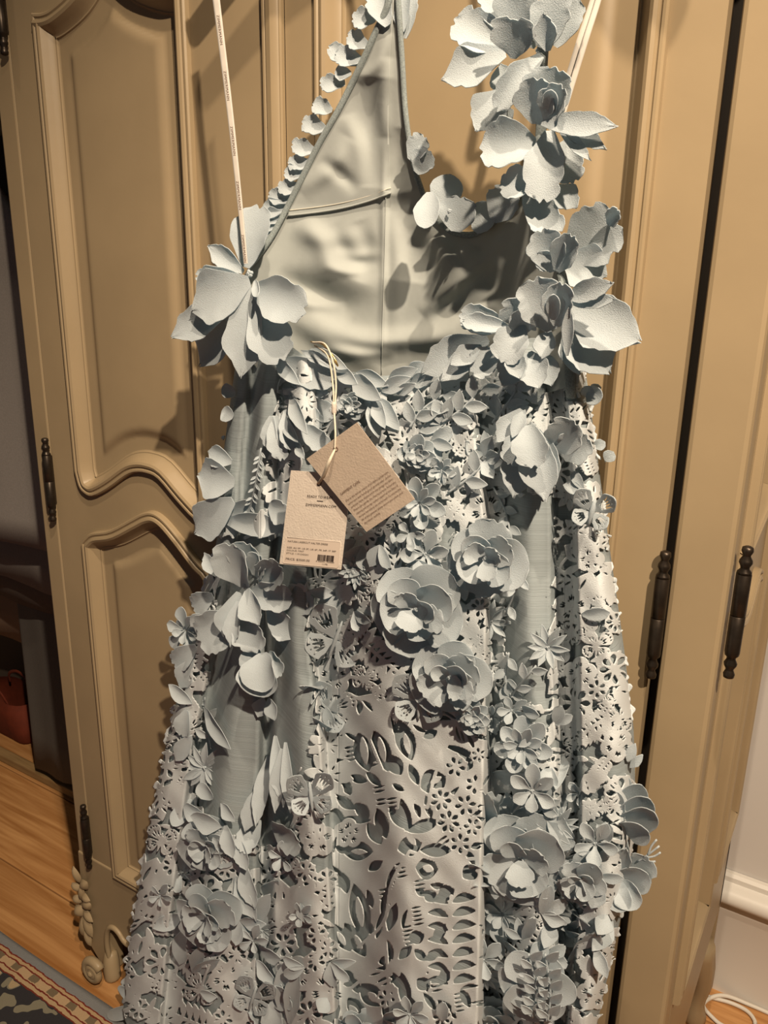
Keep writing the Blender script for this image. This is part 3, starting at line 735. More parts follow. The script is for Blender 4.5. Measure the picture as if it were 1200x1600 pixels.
# ---- petals
SHAPES = {
 'round': ([0,.1,.3,.55,.75,.88,.96,1],[.25,.5,.85,1,.93,.72,.42,.12]),
 'lily': ([0,.12,.3,.5,.65,.76,.84,.89,.93,.97,1],[.2,.42,.76,1,.98,.86,.66,.44,.28,.18,.06]),
 'scal': ([0,.15,.4,.65,.82,.92,.97,1],[.22,.5,.86,1,.94,.76,.55,.3]),
 'spoon': ([0,.2,.4,.65,.82,.94,1],[.12,.25,.62,1,.88,.52,.12]),
 'leaf': ([0,.12,.35,.5,.7,.88,1],[.03,.42,.93,1,.82,.42,.02]),
 'point': ([0,.3,.5,.75,1],[.4,.92,1,.66,.02]),
 'heart': ([0,.2,.5,.75,.9,.97,1],[.12,.45,.9,1,.86,.62,.3])}
VIEW = np.array([.18, -1.0, .12])
prg = random.Random(3)
def petal_mesh(B, T, W, nrm, shape='round', cup=.25, curl=.1, wav=.03, bulge=0.0, rows=10, cols=6, th=.0008, lobe=None):
    B = np.asarray(B, float); T = np.asarray(T, float); L = np.linalg.norm(T-B)+1e-9; a = (T-B)/L
    s = np.cross(a, nrm); sn = np.linalg.norm(s)
    if sn < 1e-4: s = np.cross(a, [1, 0, 0.2]); sn = np.linalg.norm(s)
    s /= sn; n = np.cross(s, a)
    t = np.linspace(0, 1, rows+1)**.85; q = np.linspace(-1, 1, cols+1)
    wt = np.interp(t, *SHAPES[shape]); p1, p2, p3 = prg.uniform(0, 6), prg.uniform(0, 6), prg.uniform(0, 6)
    TT, QQ = np.meshgrid(t, q, indexing='ij'); WW = wt[:, None]*np.ones_like(QQ)
    edge = np.abs(QQ)**3
    if shape in ('lily', 'scal', 'heart') and W > .012:
        for side in (-1, 1):
            mm = (QQ*side > 0)
            for t0, am, wd_ in ((prg.uniform(.74, .86), prg.uniform(.12, .26), .05), (prg.uniform(.5, .66), prg.uniform(.02, .09), .05)):
                WW = np.where(mm, WW*(1-am*np.exp(-((TT-t0)/wd_)**2)*np.abs(QQ)), WW)
    WW = WW*(1+wav*edge*np.where(QQ > 0, np.sin(TT*13+p1), np.sin(TT*11+p2)))
    lb = lobe if lobe is not None else (.035 if shape in ('lily', 'scal', 'heart') else .0)
    A = TT+lb*TT**4*np.cos(QQ*5.0+p3)*(1-.3*np.abs(QQ))
    if shape == 'heart': A = A-.10*TT**6*(1-np.abs(QQ))
    H = cup*W*QQ**2*np.clip(np.sin(np.pi*np.clip(TT*.9+.06, 0, 1)), .1, 1)*WW+curl*L*TT**2.2+bulge*L*np.sin(np.pi*TT)
    H = H+wav*.25*W*np.sin(TT*7+p3)*QQ+wav*.35*W*edge*np.sin(TT*11+p1+QQ)
    V = B+a*(L*A)[..., None]+s*(W*.5*WW*QQ)[..., None]+n*H[..., None]
    gu = np.gradient(V, axis=0); gv = np.gradient(V, axis=1); nn = np.cross(gv, gu); nn /= np.linalg.norm(nn, axis=2)[..., None]+1e-12
    if (nn*n).sum() < 0: nn = -nn
    bot = V-nn*th; R, Cc = rows+1, cols+1; top = V.reshape(-1, 3); bt = bot.reshape(-1, 3); N = len(top)
    Fc = []
    for i in range(rows):
        for j in range(cols):
            k = i*Cc+j; Fc.append((k, k+1, k+Cc+1, k+Cc)); Fc.append((N+k, N+k+Cc, N+k+Cc+1, N+k+1))
    rim = [j for j in range(Cc)]+[i*Cc+cols for i in range(1, R)]+[rows*Cc+j for j in range(cols-1, -1, -1)]+[i*Cc for i in range(R-2, 0, -1)]
    base = 2*N; m = len(rim); VV = np.vstack([top, bt, top[rim], bt[rim]])
    for i in range(m):
        j = (i+1) % m; Fc.append((base+i, base+j, base+m+j, base+m+i))
    return VV, Fc
def pet(parent, bx, by, tx, ty, wpx, ob, ot, shape='lily', cup=.25, curl=.08, nrm=None, name='petal', **k):
    B = at(bx, by, ob); T = at(tx, ty, ot); W = wpx*mpp((B+T)/2)*(1.12 if shape in ('lily', 'scal') else 1.0)
    # facing: roughly out of the wardrobe, leaning to where the flower opens
    nv = VIEW if nrm is None else np.asarray(nrm, float)
    small = wpx < 22
    V, Fc = petal_mesh(B, T, W, nv, shape, cup, curl, rows=6 if small else 16, cols=4 if small else 10, **k)
    return obj(name, V, Fc, M['petal'], parent)
def knot(px, py, off, rpx, name='flower', n=9, mt=None):
    """the sewn heart of a flower: a tight cluster of little beads of cloth"""
    c = at(px, py, off); r = rpx*mpp(c); parts = []
    for i in range(n):
        a = i*2.4; d = r*.75*math.sqrt(i/n); rr = r*.42
        parts.append(lathe([(rr*.2,-rr),(rr*.8,-rr*.6),(rr,0),(rr*.8,rr*.6),(rr*.2,rr)], c+np.array([d*math.cos(a), -rr*.6*(1-i/n), d*math.sin(a)]), 6))
    return obj(name, *merge(*parts), mt or M['petal'], dress)
def bloom(cx, cy, off, plist, r=6, name='flower', rel=True):
    """plist rows: bx,by,tx,ty,w,d_off_base,d_off_tip,shape,cup,curl"""
    k = knot(cx, cy, off, r, name)
    for p in plist:
        bx, by, tx, ty, wd, db, dt = p[:7]; sh = p[7] if len(p) > 7 else 'lily'
        pet(k, bx, by, tx, ty, wd, off+db, off+dt, sh, p[8] if len(p) > 8 else .22, p[9] if len(p) > 9 else .06, wav=.05 if sh != 'round' else .025)
    return k

# left shoulder lily
bloom(390, 428, .125, [
 (384,418,402,322,62,-.012,-.02,'scal',.2,-.05), (380,425,330,386,30,-.004,.0,'lily',.3,.1), (378,434,312,434,30,.0,.012,'scal',.35,.12),
 (376,470,312,570,62,-.010,-.018,'lily',.2,.0), (362,476,276,527,48,.0,.012,'lily',.25,.08), (390,440,296,484,74,.008,.028,'lily',.18,-.06),
 (396,450,374,588,66,.008,.020,'lily',.15,-.04), (399,456,438,562,72,.006,.018,'scal',.12,-.03), (396,452,472,482,64,.012,.026,'scal',.2,-.06),
 (398,438,408,468,16,.014,.03,'round',.3,.2)], r=7, name='lily_flower')
# the flowered strap on the other side, top to bottom
core = spline([(852,-90),(852,0),(848,90),(846,190),(842,280),(862,360),(880,440),(888,530),(892,620)], 50)
P = np.array([at(x, y, .118+.012*math.sin(i*.7)) for i, (x, y) in enumerate(core)]); obj('shoulder_strap', *tube(P, .0055, 8, flat=.6), M['bind'], dress)
cone = [(818,300),(850,318),(872,345),(878,372),(850,362),(830,332)]
bloom(842, 78, .130, [
 (792,74,712,34,56,-.004,.006,'scal',.22,.05), (790,82,690,122,58,.0,.015,'lily',.16,-.05), (802,92,806,24,76,.012,.030,'heart',.22,.10),
 (806,50,812,-22,66,-.006,.004,'scal',.2,.1), (848,76,872,-14,58,.004,.018,'scal',.22,-.04), (866,72,902,-2,50,-.008,-.004,'scal',.2,.05), (856,80,850,20,32,.014,.03,'lily',.35,.1),
 (846,86,774,164,42,.012,.030,'scal',.35,-.16), (840,70,760,-20,60,-.01,-.008,'scal',.2,.05)], r=6, name='lily_flower')
bloom(848, 190, .138, [
 (845,196,872,106,74,.0,.012,'scal',.35,.16), (838,194,846,118,60,.006,.026,'scal',.4,.20), (852,192,884,132,44,.012,.030,'scal',.4,.16), (860,178,866,136,26,.018,.034,'round',.35,.2),
 (790,140,744,204,58,-.014,-.004,'lily',.18,.0), (846,192,958,194,34,.020,.042,'lily',.12,-.06), (872,190,944,230,26,.012,.032,'lily',.12,-.05), (868,190,922,250,18,.010,.036,'lily',.1,.0),
 (858,204,846,312,60,.006,.020,'scal',.25,-.06), (876,222,896,284,44,-.004,.004,'scal',.25,0), (838,224,752,234,66,.006,.030,'scal',.45,-.06), (840,282,782,292,44,.004,.020,'scal',.4,-.06),
 (790,150,782,100,40,-.02,-.02,'leaf',.2,.0), (870,290,900,325,36,-.004,.002,'lily',.2,0), (800,170,770,225,30,-.02,-.016,'lily',.25,.05)], r=6, name='lily_flower')
bloom(868, 415, .138, [
 (820,300,874,368,46,-.006,.004,'scal',.25,.1), (866,424,848,356,52,.004,.024,'scal',.35,.14), (870,424,898,366,40,.008,.026,'scal',.35,.10), (884,400,970,346,88,-.016,-.004,'scal',.18,.08), (950,352,972,326,24,-.002,.012,'scal',.4,.2),
 (882,404,948,432,62,-.012,-.006,'lily',.2,.05), (864,420,840,392,30,.0,.02,'lily',.3,.1)], r=6, name='lily_flower')
bloom(872, 505, .145, [
 (862,516,836,432,66,.002,.024,'scal',.35,.14), (870,510,880,438,44,.010,.030,'scal',.4,.14), (864,500,868,456,22,.018,.034,'round',.3,.15), (884,466,954,442,32,.016,.036,'lily',.15,-.05), (884,470,960,468,24,.012,.034,'lily',.12,.0),
 (886,478,998,532,78,-.006,.010,'lily',.16,-.03), (888,496,952,582,68,-.008,.0,'lily',.18,-.02), (886,556,890,478,16,.012,.024,'lily',.3,.1), (858,516,846,560,30,.0,.012,'lily',.3,0), (880,520,905,585,34,-.01,.0,'leaf',.2,0)], r=6, name='lily_flower')
bloom(800, 530, .138, [
 (792,512,720,492,40,.008,.026,'scal',.35,.10), (796,512,724,500,26,.018,.034,'scal',.3,.0), (814,516,822,462,60,-.004,.014,'scal',.4,.2), (820,520,812,480,36,.008,.026,'round',.4,.15), (816,506,784,562,52,.014,.034,'scal',.25,-.14),
 (762,528,660,584,58,.0,.014,'lily',.18,-.04), (762,534,690,594,34,.004,.020,'lily',.2,.02), (752,540,704,570,32,.014,.026,'leaf',.2,.02), (778,546,738,582,44,.006,.018,'scal',.25,0), (814,552,786,602,42,.008,.020,'lily',.2,-.04),
 (826,550,842,604,46,.010,.026,'lily',.2,-.05), (846,550,862,602,36,.002,.012,'lily',.2,0), (800,545,812,590,30,.018,.03,'lily',.2,-.05)], r=6, name='lily_flower')
bloom(832, 665, .140, [
 (828,668,802,776,50,.0,.020,'lily',.28,-.06), (834,668,850,782,52,.004,.024,'lily',.25,-.06), (822,672,794,724,38,.010,.026,'scal',.3,-.05), (840,672,866,756,38,.0,.014,'lily',.25,-.04), (826,664,832,728,52,.018,.034,'scal',.3,-.08),
 (868,704,900,656,54,.002,.018,'scal',.35,.1), (880,716,918,680,50,-.006,.004,'scal',.35,.06), (816,640,776,690,32,.004,.018,'lily',.25,0), (820,640,800,684,22,.012,.024,'leaf',.25,0)], r=6, name='lily_flower')
bloom(756, 716, .135, [(752,714,728,688,24,.004,.014,'point'), (756,712,770,680,24,.004,.014,'point'), (760,716,784,712,24,.004,.014,'point'), (756,720,772,748,24,.004,.014,'point'), (750,718,730,742,24,.004,.014,'point')], r=4, name='star_flower')
bloom(926, 612, .110, [(918,622,922,602,22,.0,.01,'round',.3,.1), (916,616,942,620,30,.004,.014,'round',.3,.05), (920,610,940,606,16,-.004,.004,'round',.3,.05)], r=4, name='bud_flower')
# neckline petals behind and over the binding
nk = knot(702, 330, .100, 4, 'petal_cluster')
for (bx, by, tx, ty, wd, o1, o2, sh) in ((672,300,666,358,42,.112,.128,'round'), (690,330,708,274,54,.082,.080,'round'), (712,362,720,308,60,.088,.092,'scal'), (770,345,800,296,52,.088,.094,'scal'), (742,362,770,318,44,.084,.086,'round'), (650,270,672,236,40,.080,.080,'scal'), (640,250,664,214,36,.078,.078,'scal')):
    pet(nk, bx, by, tx, ty, wd, o1, o2, sh, .2, .05)
# scallops standing along the halter edge
sc = knot(600, 20, .084, 3, 'scallop_edging', n=4)
for (x, y, tx, ty, wd) in ((578,28,552,32,26),(566,70,544,58,24),(556,92,526,86,26),(552,98,516,76,22),(530,128,502,133,22),(540,112,524,118,18),(510,170,490,164,22),(500,200,474,192,24),(484,234,458,228,22),(476,252,452,256,20),(470,268,446,272,20),(462,290,436,294,20),(452,310,422,306,20),(446,318,412,330,24),(440,334,410,342,22),(430,348,398,352,24),(425,360,404,378,24),(414,372,390,392,24)):
    pet(sc, x+9, y+2, tx, ty, wd*1.1, lo(x+9, y)-.003, lo(x+9, y)+.003, 'scal', .25, .1, wav=.10)
pet(sc, 606, 40, 585, -20, 40, .085, .08, 'scal', .2, .0); pet(sc, 628, 50, 628, -30, 32, .078, .078, 'round', .2, .0); pet(sc, 632, 60, 642, -10, 30, .074, .07, 'scal', .2, .0)

# ---- flower builders for the skirt
def rose(cx, cy, r, ro=0.0, lift=1.0, sq=.95, flaps=((1.45, .50),)):
    o = so(cx, cy)+.011; k = knot(cx, cy, o+.006, r*.08, 'rose_flower', 7)
    rings = ((5,1.0,1.16,.004,.014,.14,-.06),(4,.78,1.12,.010,.026,.18,.02),(3,.52,1.05,.016,.034,.30,.16))
    for ri, (n, rf, wf, l0, l1, cp, cl) in enumerate(rings):
        for i in range(n):
            a = ro+ri*.75+2*math.pi*i/n+prg.uniform(-.22, .22); rr = r*rf*prg.uniform(.86, 1.06)
            if ri == 2 and .6 < (a % 6.283) < 2.4: continue
            bx, by = cx+rr*.08*math.cos(a), cy+rr*.08*math.sin(a)*sq
            tx, ty = cx+rr*math.cos(a), cy+rr*math.sin(a)*sq
            pet(k, bx, by, tx, ty, rr*wf*prg.uniform(.9, 1.1), o+l0*lift, o+l1*lift*prg.uniform(.8, 1.25), prg.choice(('round', 'round', 'scal')), cp, cl, wav=.04)
    for (a, l) in flaps:
        a += prg.uniform(-.1, .1)
        pet(k, cx+r*.04*math.cos(a), cy+r*.04*math.sin(a), cx+r*l*math.cos(a), cy+r*l*math.sin(a), r*.52, o+.022, o+.042, 'scal', .12, -.12, wav=.05)
    return k
def blossom(cx, cy, r, n=6, ro=0.0, l0=.004, l1=.016, sq=1.0, shape='spoon', wf=.62, name='blossom_flower', two=False, extra=0.0):
    o = so(cx, cy)+.010+extra; k = knot(cx, cy, o+.004, max(2.5, r*.12), name, 5)
    for ring in range(2 if two else 1):
        for i in range(n):
            a = ro+ring*math.pi/n+2*math.pi*i/n+prg.uniform(-.1, .1); rr = r*(1-.38*ring)*prg.uniform(.9, 1.08)
            pet(k, cx+.06*r*math.cos(a), cy+.06*r*math.sin(a), cx+rr*math.cos(a), cy+rr*math.sin(a)*sq, rr*wf, o+l0+ring*.004, o+l1*prg.uniform(.6, 1.3)+ring*.008, shape, .25, -.05, wav=.02)
    return k
def frill(cx, cy, r, n=22):
    o = so(cx, cy)+.010; k = knot(cx, cy, o+.004, r*.4, 'frilled_flower', 9)
    for i in range(n):
        a = i*2.4; d = r*math.sqrt((i+4)/(n+4))
        pet(k, cx+d*.35*math.cos(a), cy+d*.35*math.sin(a), cx+d*math.cos(a), cy+d*math.sin(a), r*.24, o+.004, o+.018-.010*d/r, 'point', .2, .1)
    return k
def leafs(lst, name='leaf_spray', mt=None):
    """free-standing leaves sewn on by their base; first row anchors the spray"""
    bx, by = lst[0][:2]; o = so(bx, by)+.006; k = knot(bx, by, o, 2.2, name, 3)
    for p in lst:
        x0, y0, x1, y1, wd = p[:5]; dt = p[5] if len(p) > 5 else .012; sh = p[6] if len(p) > 6 else 'leaf'; db = p[7] if len(p) > 7 else .010
        pet(k, x0, y0, x1, y1, wd, so(x0, y0)+db, max(so(x1, y1)+.008, so(x0, y0)+.005)+dt, sh, .2, -.04, name='leaf' if sh == 'leaf' else 'petal')
    return k
def sprig(pts, r, leaves, name='sprig', l=16, wd=8):
    q = spline(pts, 20); P = np.array([at(x, y, so(x, y)+.012) for x, y in q]); s = obj(name, *tube(P, r, 6), M['petal'], dress)
    for i in range(leaves):
        j = int(1+(i+.5)/leaves*18); x, y = q[j]; dx, dy = q[min(19, j+1)]-q[j-1]; a = math.atan2(dy, dx)+(.8 if i % 2 else -.8)
        o = so(x, y)+.012
        pet(s, x, y, x+l*math.cos(a), y+l*math.sin(a), wd, o, o+.006, 'leaf', .2, .0, name='leaf')
    return s
def butterfly(cx, cy, r, rot, fl=.010, lift=.02):
    o = so(cx, cy)+fl; c = np.array([at(*pol(cx, cy, r*.5, rot-math.pi/2), o+.004), at(cx, cy, o+.005), at(*pol(cx, cy, r*.55, rot+math.pi/2), o+.003)])
    b = obj('butterfly', *tube(spline(c, 8), [.001,.0022,.0026,.0028,.0026,.0022,.0016,.0008], 8), M['petal'], dress)
    for sgn in (-1, 1):
        for a, l, wd in ((-.75, 1.0, .74), (.62, .80, .66)):
            A = rot+(a if sgn > 0 else math.pi-a); L = r*l; W = r*wd
            xs = np.arange(0, L*1.02, 1.3); yv = np.arange(-W*.55, W*.55, 1.3); X, Y = np.meshgrid(xs, yv); u = X/L
            f = W*.5*np.sin(np.pi*np.clip(u, 1e-4, 1)**1.7)**.7*(1+.05*np.sin(u*20))-np.abs(Y); f = np.where(u >= 1, -1, f)
            for qv in (-.42, -.14, .14, .42):
                cu = .55; slot = W*.05*np.sqrt(np.clip(1-((u-cu)/.2)**2, 0, 1))-np.abs(Y-qv*W*.8*u); f = np.minimum(f, np.where(np.abs(u-cu) < .2, -slot, 9))
                f = np.minimum(f, np.hypot(X-L*(.86-abs(qv)*.25), Y-qv*W*.75)-W*.035)
            ca, sa = math.cos(A), math.sin(A)
            def mp(x, y, ca=ca, sa=sa, L=L): return at(cx+x*ca-y*sa, cy+x*sa+y*ca, o+.003+lift*(x/L)**1.5)
            sheet_obj('wing', sheet(xs, yv, f, mp), M['petal'], b, thick=.0009)
    return b

# big roses
rose(758, 872, 64, .2); rose(650, 952, 78, .5, flaps=((2.1,.46),(.55,.55))); rose(702, 1058, 66, .1, flaps=((1.2,.46),(.6,.62))); rose(815, 1342, 80, .4, flaps=((1.7,.55),))
rose(322, 1322, 44, .3, .8); rose(322, 1432, 54, .7, .8); rose(908, 1376, 40, .2, .8, sq=1.1)
rose(560, 1612, 38, .6, .7); rose(772, 1600, 42, .9, .8)
# second lily on the plain cloth, and its neighbours
o2 = so(380, 920)+.022
bloom(384, 915, o2, [
 (380,918,366,846,62,.0,.024,'scal',.4,.10), (392,900,392,846,56,-.006,.012,'scal',.35,.1), (398,900,410,866,38,-.002,.012,'scal',.35,.1), (404,908,446,884,46,.002,.020,'scal',.35,.1), (446,946,490,926,48,-.008,.008,'scal',.25,.06),
 (394,924,452,936,44,.006,.022,'scal',.25,-.05), (386,920,402,976,40,.010,.026,'lily',.3,-.05), (378,948,402,1018,52,.0,.014,'scal',.3,-.03), (418,950,464,996,42,-.006,.008,'lily',.25,0), (374,926,352,1004,40,.006,.022,'lily',.35,-.04), (374,962,308,1002,64,.0,.022,'scal',.25,-.06),
 (356,900,350,860,24,-.004,.006,'lily',.3,.1), (372,940,360,1010,26,.012,.026,'lily',.3,0)], r=6, name='lily_flower')
o3 = so(410, 1040)+.016
bloom(408, 1028, o3, [(408,1022,410,1088,72,.0,.028,'round',.3,-.16), (410,1020,408,1080,64,.006,.034,'round',.3,-.14), (400,1012,392,1052,40,-.004,.010,'round',.3,0), (420,1020,440,1054,36,-.004,.012,'scal',.3,0), (412,1090,404,1120,26,-.012,-.008,'leaf'), (420,1090,430,1126,24,-.012,-.006,'leaf')], r=4, name='tulip_flower')
# small flowers over the skirt
for (x, y, r, n, ro, two) in ((290,985,34,6,.3,True),(655,786,40,6,.4,True),(664,866,38,6,.9,False),(815,1166,46,7,.2,True),(832,1236,38,6,.5,False),(785,1428,46,8,.1,True),(930,1318,36,5,.3,False),(285,1364,36,5,.6,False),(770,1120,26,5,.2,True),(640,835,24,5,.2,False),
   (800,1110,24,5,.6,False),(395,1470,22,5,.1,False),(250,1400,18,5,.2,False),(755,1500,34,6,.3,False),(880,1450,24,5,.6,False),(905,1240,22,5,.2,False),(640,1585,28,6,.2,False),(470,1430,20,5,.5,False),(440,1340,24,5,.9,False),(690,735,22,5,.3,True),(560,700,18,6,.2,True)):
    blossom(x, y, r, n, ro, two=two)
for (x, y, r, n) in ((320,1200,40,12),(767,972,34,8),(856,1012,34,10),(868,1292,34,14),(756,1520,30,14),(410,1455,26,10)):
    blossom(x, y, r, n, .1, .003, .012, shape='point', wf=.34, name='daisy_flower')
for (x, y, r) in ((650,712,30),(738,1120,28),(548,634,22),(812,1300,16)): blossom(x, y, r, 8, .2, .003, .012, shape='round', wf=.8, name='double_flower', two=True); blossom(x, y, r*.45, 5, .5, .008, .012, shape='round', wf=.9, name='double_flower', extra=.006)
frill(556, 894, 30); frill(758, 1522, 20, 14); frill(842, 762, 12, 10)
butterfly(524, 1000, 62, .35, .010, .018); butterfly(655, 1096, 54, .05, .009, .012); butterfly(512, 1110, 48, .5, .008, .016); butterfly(486, 1245, 46, -.1, .014, .02); butterfly(925, 800, 42, .25, .006, .016); butterfly(395, 1560, 40, .3, .008, .012)
# leaves along the open back edge
leafs([(434,566,516,594,42,.014,'scal'),(440,572,510,612,36,.008,'scal'),(430,560,465,600,24,.02,'leaf'),(484,546,540,576,26,.014),(524,574,556,600,24,.010),(548,588,592,624,34,.018),(556,582,604,602,26,.010),(470,548,520,570,18,.014)], 'leaf_spray')
leafs([(582,620,590,684,28,.010),(584,622,600,668,24,.018),(588,620,622,672,30,.006),(596,612,640,590,26,.012),(604,600,650,576,28,.014),(640,588,662,566,26,.010),(640,600,676,588,24,.012),(620,616,648,600,18,.016)], 'leaf_spray')
leafs([(452,618,476,676,26,.030),(452,615,500,668,34,.010,'scal'),(440,610,520,650,34,.004,'scal'),(446,640,456,700,30,.010,'scal'),(430,650,438,718,34,.018,'scal'),(440,648,462,690,22,.020),(424,650,420,700,26,.006,'scal'),(470,665,512,700,32,.008,'scal'),(462,690,474,716,18,.02)], 'hanging_petals')
# branch of leaves right of the centre seam
for (a, b, n) in (([(690,660),(720,640),(760,600)], .0014, 6), ([(640,668),(660,640),(700,612)], .0014, 6), ([(700,770),(740,740),(770,700)], .0014, 5), ([(770,660),(800,620),(812,590)], .0014, 5)):
    sprig(a, b, n, l=36, wd=20)
sprig([(408,700),(398,760),(382,826)], .0012, 22, 'fern_sprig', 12, 4)
sprig([(330,1170),(322,1130),(320,1090)], .0013, 3, 'sprig', 26, 14); leafs([(318,1105,356,1172,30,.012),(300,1100,262,1070,26,.012),(292,1110,282,1150,28,.008,'scal'),(300,1150,272,1190,28,.008)], 'leaf_spray')
sprig([(790,1100),(812,1070),(838,1040)], .0012, 4, 'sprig', 26, 14); sprig([(795,1020),(790,1060),(800,1090)], .0012, 5, 'sprig', 24, 14)
sprig([(800,860),(812,900),(790,960)], .0012, 5, 'sprig', 24, 13); sprig([(770,760),(790,800),(800,850)], .0013, 6, 'sprig', 22, 14)
# petals on the left outline of the skirt
leafs([(366,754,308,742,60,.010,'lily',.012),(364,782,302,834,56,.012,'lily',.016),(362,722,324,706,32,.006,'lily',.008),(364,652,346,642,26,.004,'round',.004),(368,616,346,606,22,.004,'round',.004)], 'outline_petals')
leafs([(346,806,440,800,44,.006,'lily',.010),(350,814,446,824,34,.012,'lily',.010),(420,790,448,806,36,.014,'scal')], 'leaf_spray')
leafs([(338,900,318,865,22,.006,'lily'),(332,930,300,950,34,.006,'scal'),(306,1010,270,1040,34,.008,'scal'),(300,1030,280,1076,30,.010,'lily'),(322,960,298,980,24,.01,'lily')], 'outline_petals')
# long hanging petals in the left valley
leafs([(430,1150,440,1260,26,.030,'lily',.014),(440,1170,428,1270,22,.036,'lily',.018),(420,1180,398,1290,24,.020,'lily',.012),(446,1160,452,1270,20,.020,'lily',.010),(405,1280,376,1330,34,.014,'scal'),(424,1290,464,1320,46,.010,'scal'),(404,1230,382,1300,26,.012,'lily')], 'hanging_petals')
leafs([(346,1292,296,1276,36,.014,'leaf'),(330,1250,312,1224,28,.012,'round'),(318,1276,286,1262,30,.010,'round'),(352,1290,362,1340,26,.016,'lily'),(372,1310,384,1360,26,.020,'lily'),(380,1350,396,1420,30,.018,'lily'),(368,1370,398,1440,30,.012,'lily'),(345,1255,366,1284,24,.012,'leaf'),(300,1250,268,1290,26,.010,'round')], 'leaf_spray')
leafs([(286,1430,238,1452,26,.012,'leaf'),(290,1450,278,1510,32,.010,'leaf'),(395,1440,420,1400,30,.012,'leaf'),(412,1400,432,1380,26,.010,'leaf'),(400,1500,430,1540,28,.012,'leaf'),(404,1480,436,1500,26,.016,'lily')], 'leaf_spray')
bloom(206, 1566, .080, [(214,1556,184,1546,22,.0,.004,'round',.1,.0),(212,1574,168,1590,22,.0,.004,'round',.1,.0)], r=3, name='bud_flower')
leafs([(408,1540,448,1562,44,.020,'scal'),(440,1590,448,1500,30,.016,'lily'),(452,1600,462,1520,26,.014,'lily'),(412,1570,396,1600,32,.012,'scal'),(432,1560,424,1620,34,.02,'scal'),(512,1560,498,1582,26,.016,'leaf'),(420,1500,440,1550,22,.02,'lily')], 'hanging_petals')
# right column between the panels
leafs([(778,1305,774,1242,46,.024,'heart',.012),(770,1300,756,1248,30,.016,'scal'),(790,1290,800,1250,28,.014,'scal'),(770,1210,832,1222,30,.01,'lily'),(880,1180,868,1230,30,.010,'leaf'),(856,1250,890,1330,32,.010,'scal')], 'tulip_petals')
leafs([(884,1400,868,1450,34,.014,'scal'),(880,1402,900,1460,36,.010,'scal'),(866,1440,850,1482,26,.014,'leaf'),(880,1450,896,1480,28,.012,'leaf'),(900,1420,918,1450,30,.012,'leaf'),(856,1470,830,1500,28,.010,'leaf'),(884,1490,862,1520,30,.014,'leaf'),(890,1520,930,1470,34,.016,'scal'),(890,1540,922,1560,26,.014,'leaf'),(880,1560,912,1590,24,.012,'leaf'),(930,1480,948,1530,22,.014,'leaf'),(850,1580,880,1560,24,.012,'leaf')], 'leaf_spray')
k0 = knot(840, 1530, so(840, 1530)+.012, 5, 'round_petal_flower')
for i, (tx, ty, wd) in enumerate(((800,1490,60),(780,1540,70),(806,1590,66),(862,1498,62),(896,1542,62),(866,1596,66))): pet(k0, 838, 1538, tx, ty, wd, so(840,1530)+.010, so(840,1530)+.018, 'round', .12, -.05)
for (pp, n) in (([(832,1590),(838,1545),(826,1490)], 10), ([(856,1596),(860,1550),(852,1490)], 10)):
    q = spline(pp, 20); P = np.array([at(x, y, so(840,1530)+.024) for x, y in q]); s_ = obj('vine_sprig', *tube(P, .0014, 6), M['petal'], dress)
    for i in range(n):
        x, y = q[1+int(i*18/n)]; a = -math.pi/2+(.9 if i % 2 else -.9); pet(s_, x, y, x+24*math.cos(a), y+24*math.sin(a), 15, so(840,1530)+.024, so(840,1530)+.032, 'leaf', .2, 0, name='leaf')
# flowers standing out from the right outline
orr = .10
bloom(968, 1285, orr, [(968,1292,976,1202,34,.0,.006,'round',.3,.1), (968,1290,1004,1216,44,.004,.02,'round',.25,.12), (970,1290,1018,1238,46,.010,.03,'round',.25,.12), (972,1292,1026,1262,46,.016,.038,'round',.25,.10), (972,1296,1014,1296,44,.020,.044,'round',.25,.05), (964,1300,966,1232,24,.02,.03,'round',.3,.1), (964,1290,972,1350,30,.006,.016,'round',.3,0), (960,1270,950,1340,26,.02,.03,'lily',.3,0)], r=6, name='rose_flower')
bloom(972, 1368, orr, [(968,1372,1014,1338,50,.0,.014,'scal',.3,.05), (972,1372,1012,1366,48,.006,.022,'round',.3,.0), (970,1376,996,1420,46,.010,.026,'round',.3,-.04), (964,1374,966,1426,44,.012,.030,'round',.3,-.05), (958,1372,936,1420,36,.008,.024,'scal',.3,-.04), (962,1362,980,1320,26,.016,.03,'lily',.3,.1)], r=6, name='rose_flower')
def twig(pts, r): return np.array([at(x, y, orr+.014) for x, y in spline(pts, 10)])
obj('stamen_spray', *merge(*[tube(twig(p, 0), .0011, 6) for p in ([(996,1346),(1012,1336),(1030,1322)],[(1012,1336),(1018,1322),(1026,1312)],[(1006,1340),(1022,1338),(1032,1332)],[(1004,1342),(1014,1346),(1024,1346)])]), M['petal'], dress)
leafs([(958,1440,926,1486,30,.012,'leaf'),(950,1430,934,1460,30,.016,'leaf'),(940,1380,924,1420,26,.014,'lily'),(980,1190,992,1162,16,.004,'leaf'),(984,1200,1004,1180,14,.004,'leaf')], 'leaf_spray')
leafs([(946,720,958,706,20,.004,'round'),(930,700,944,690,18,.004,'round')], 'leaf_spray')
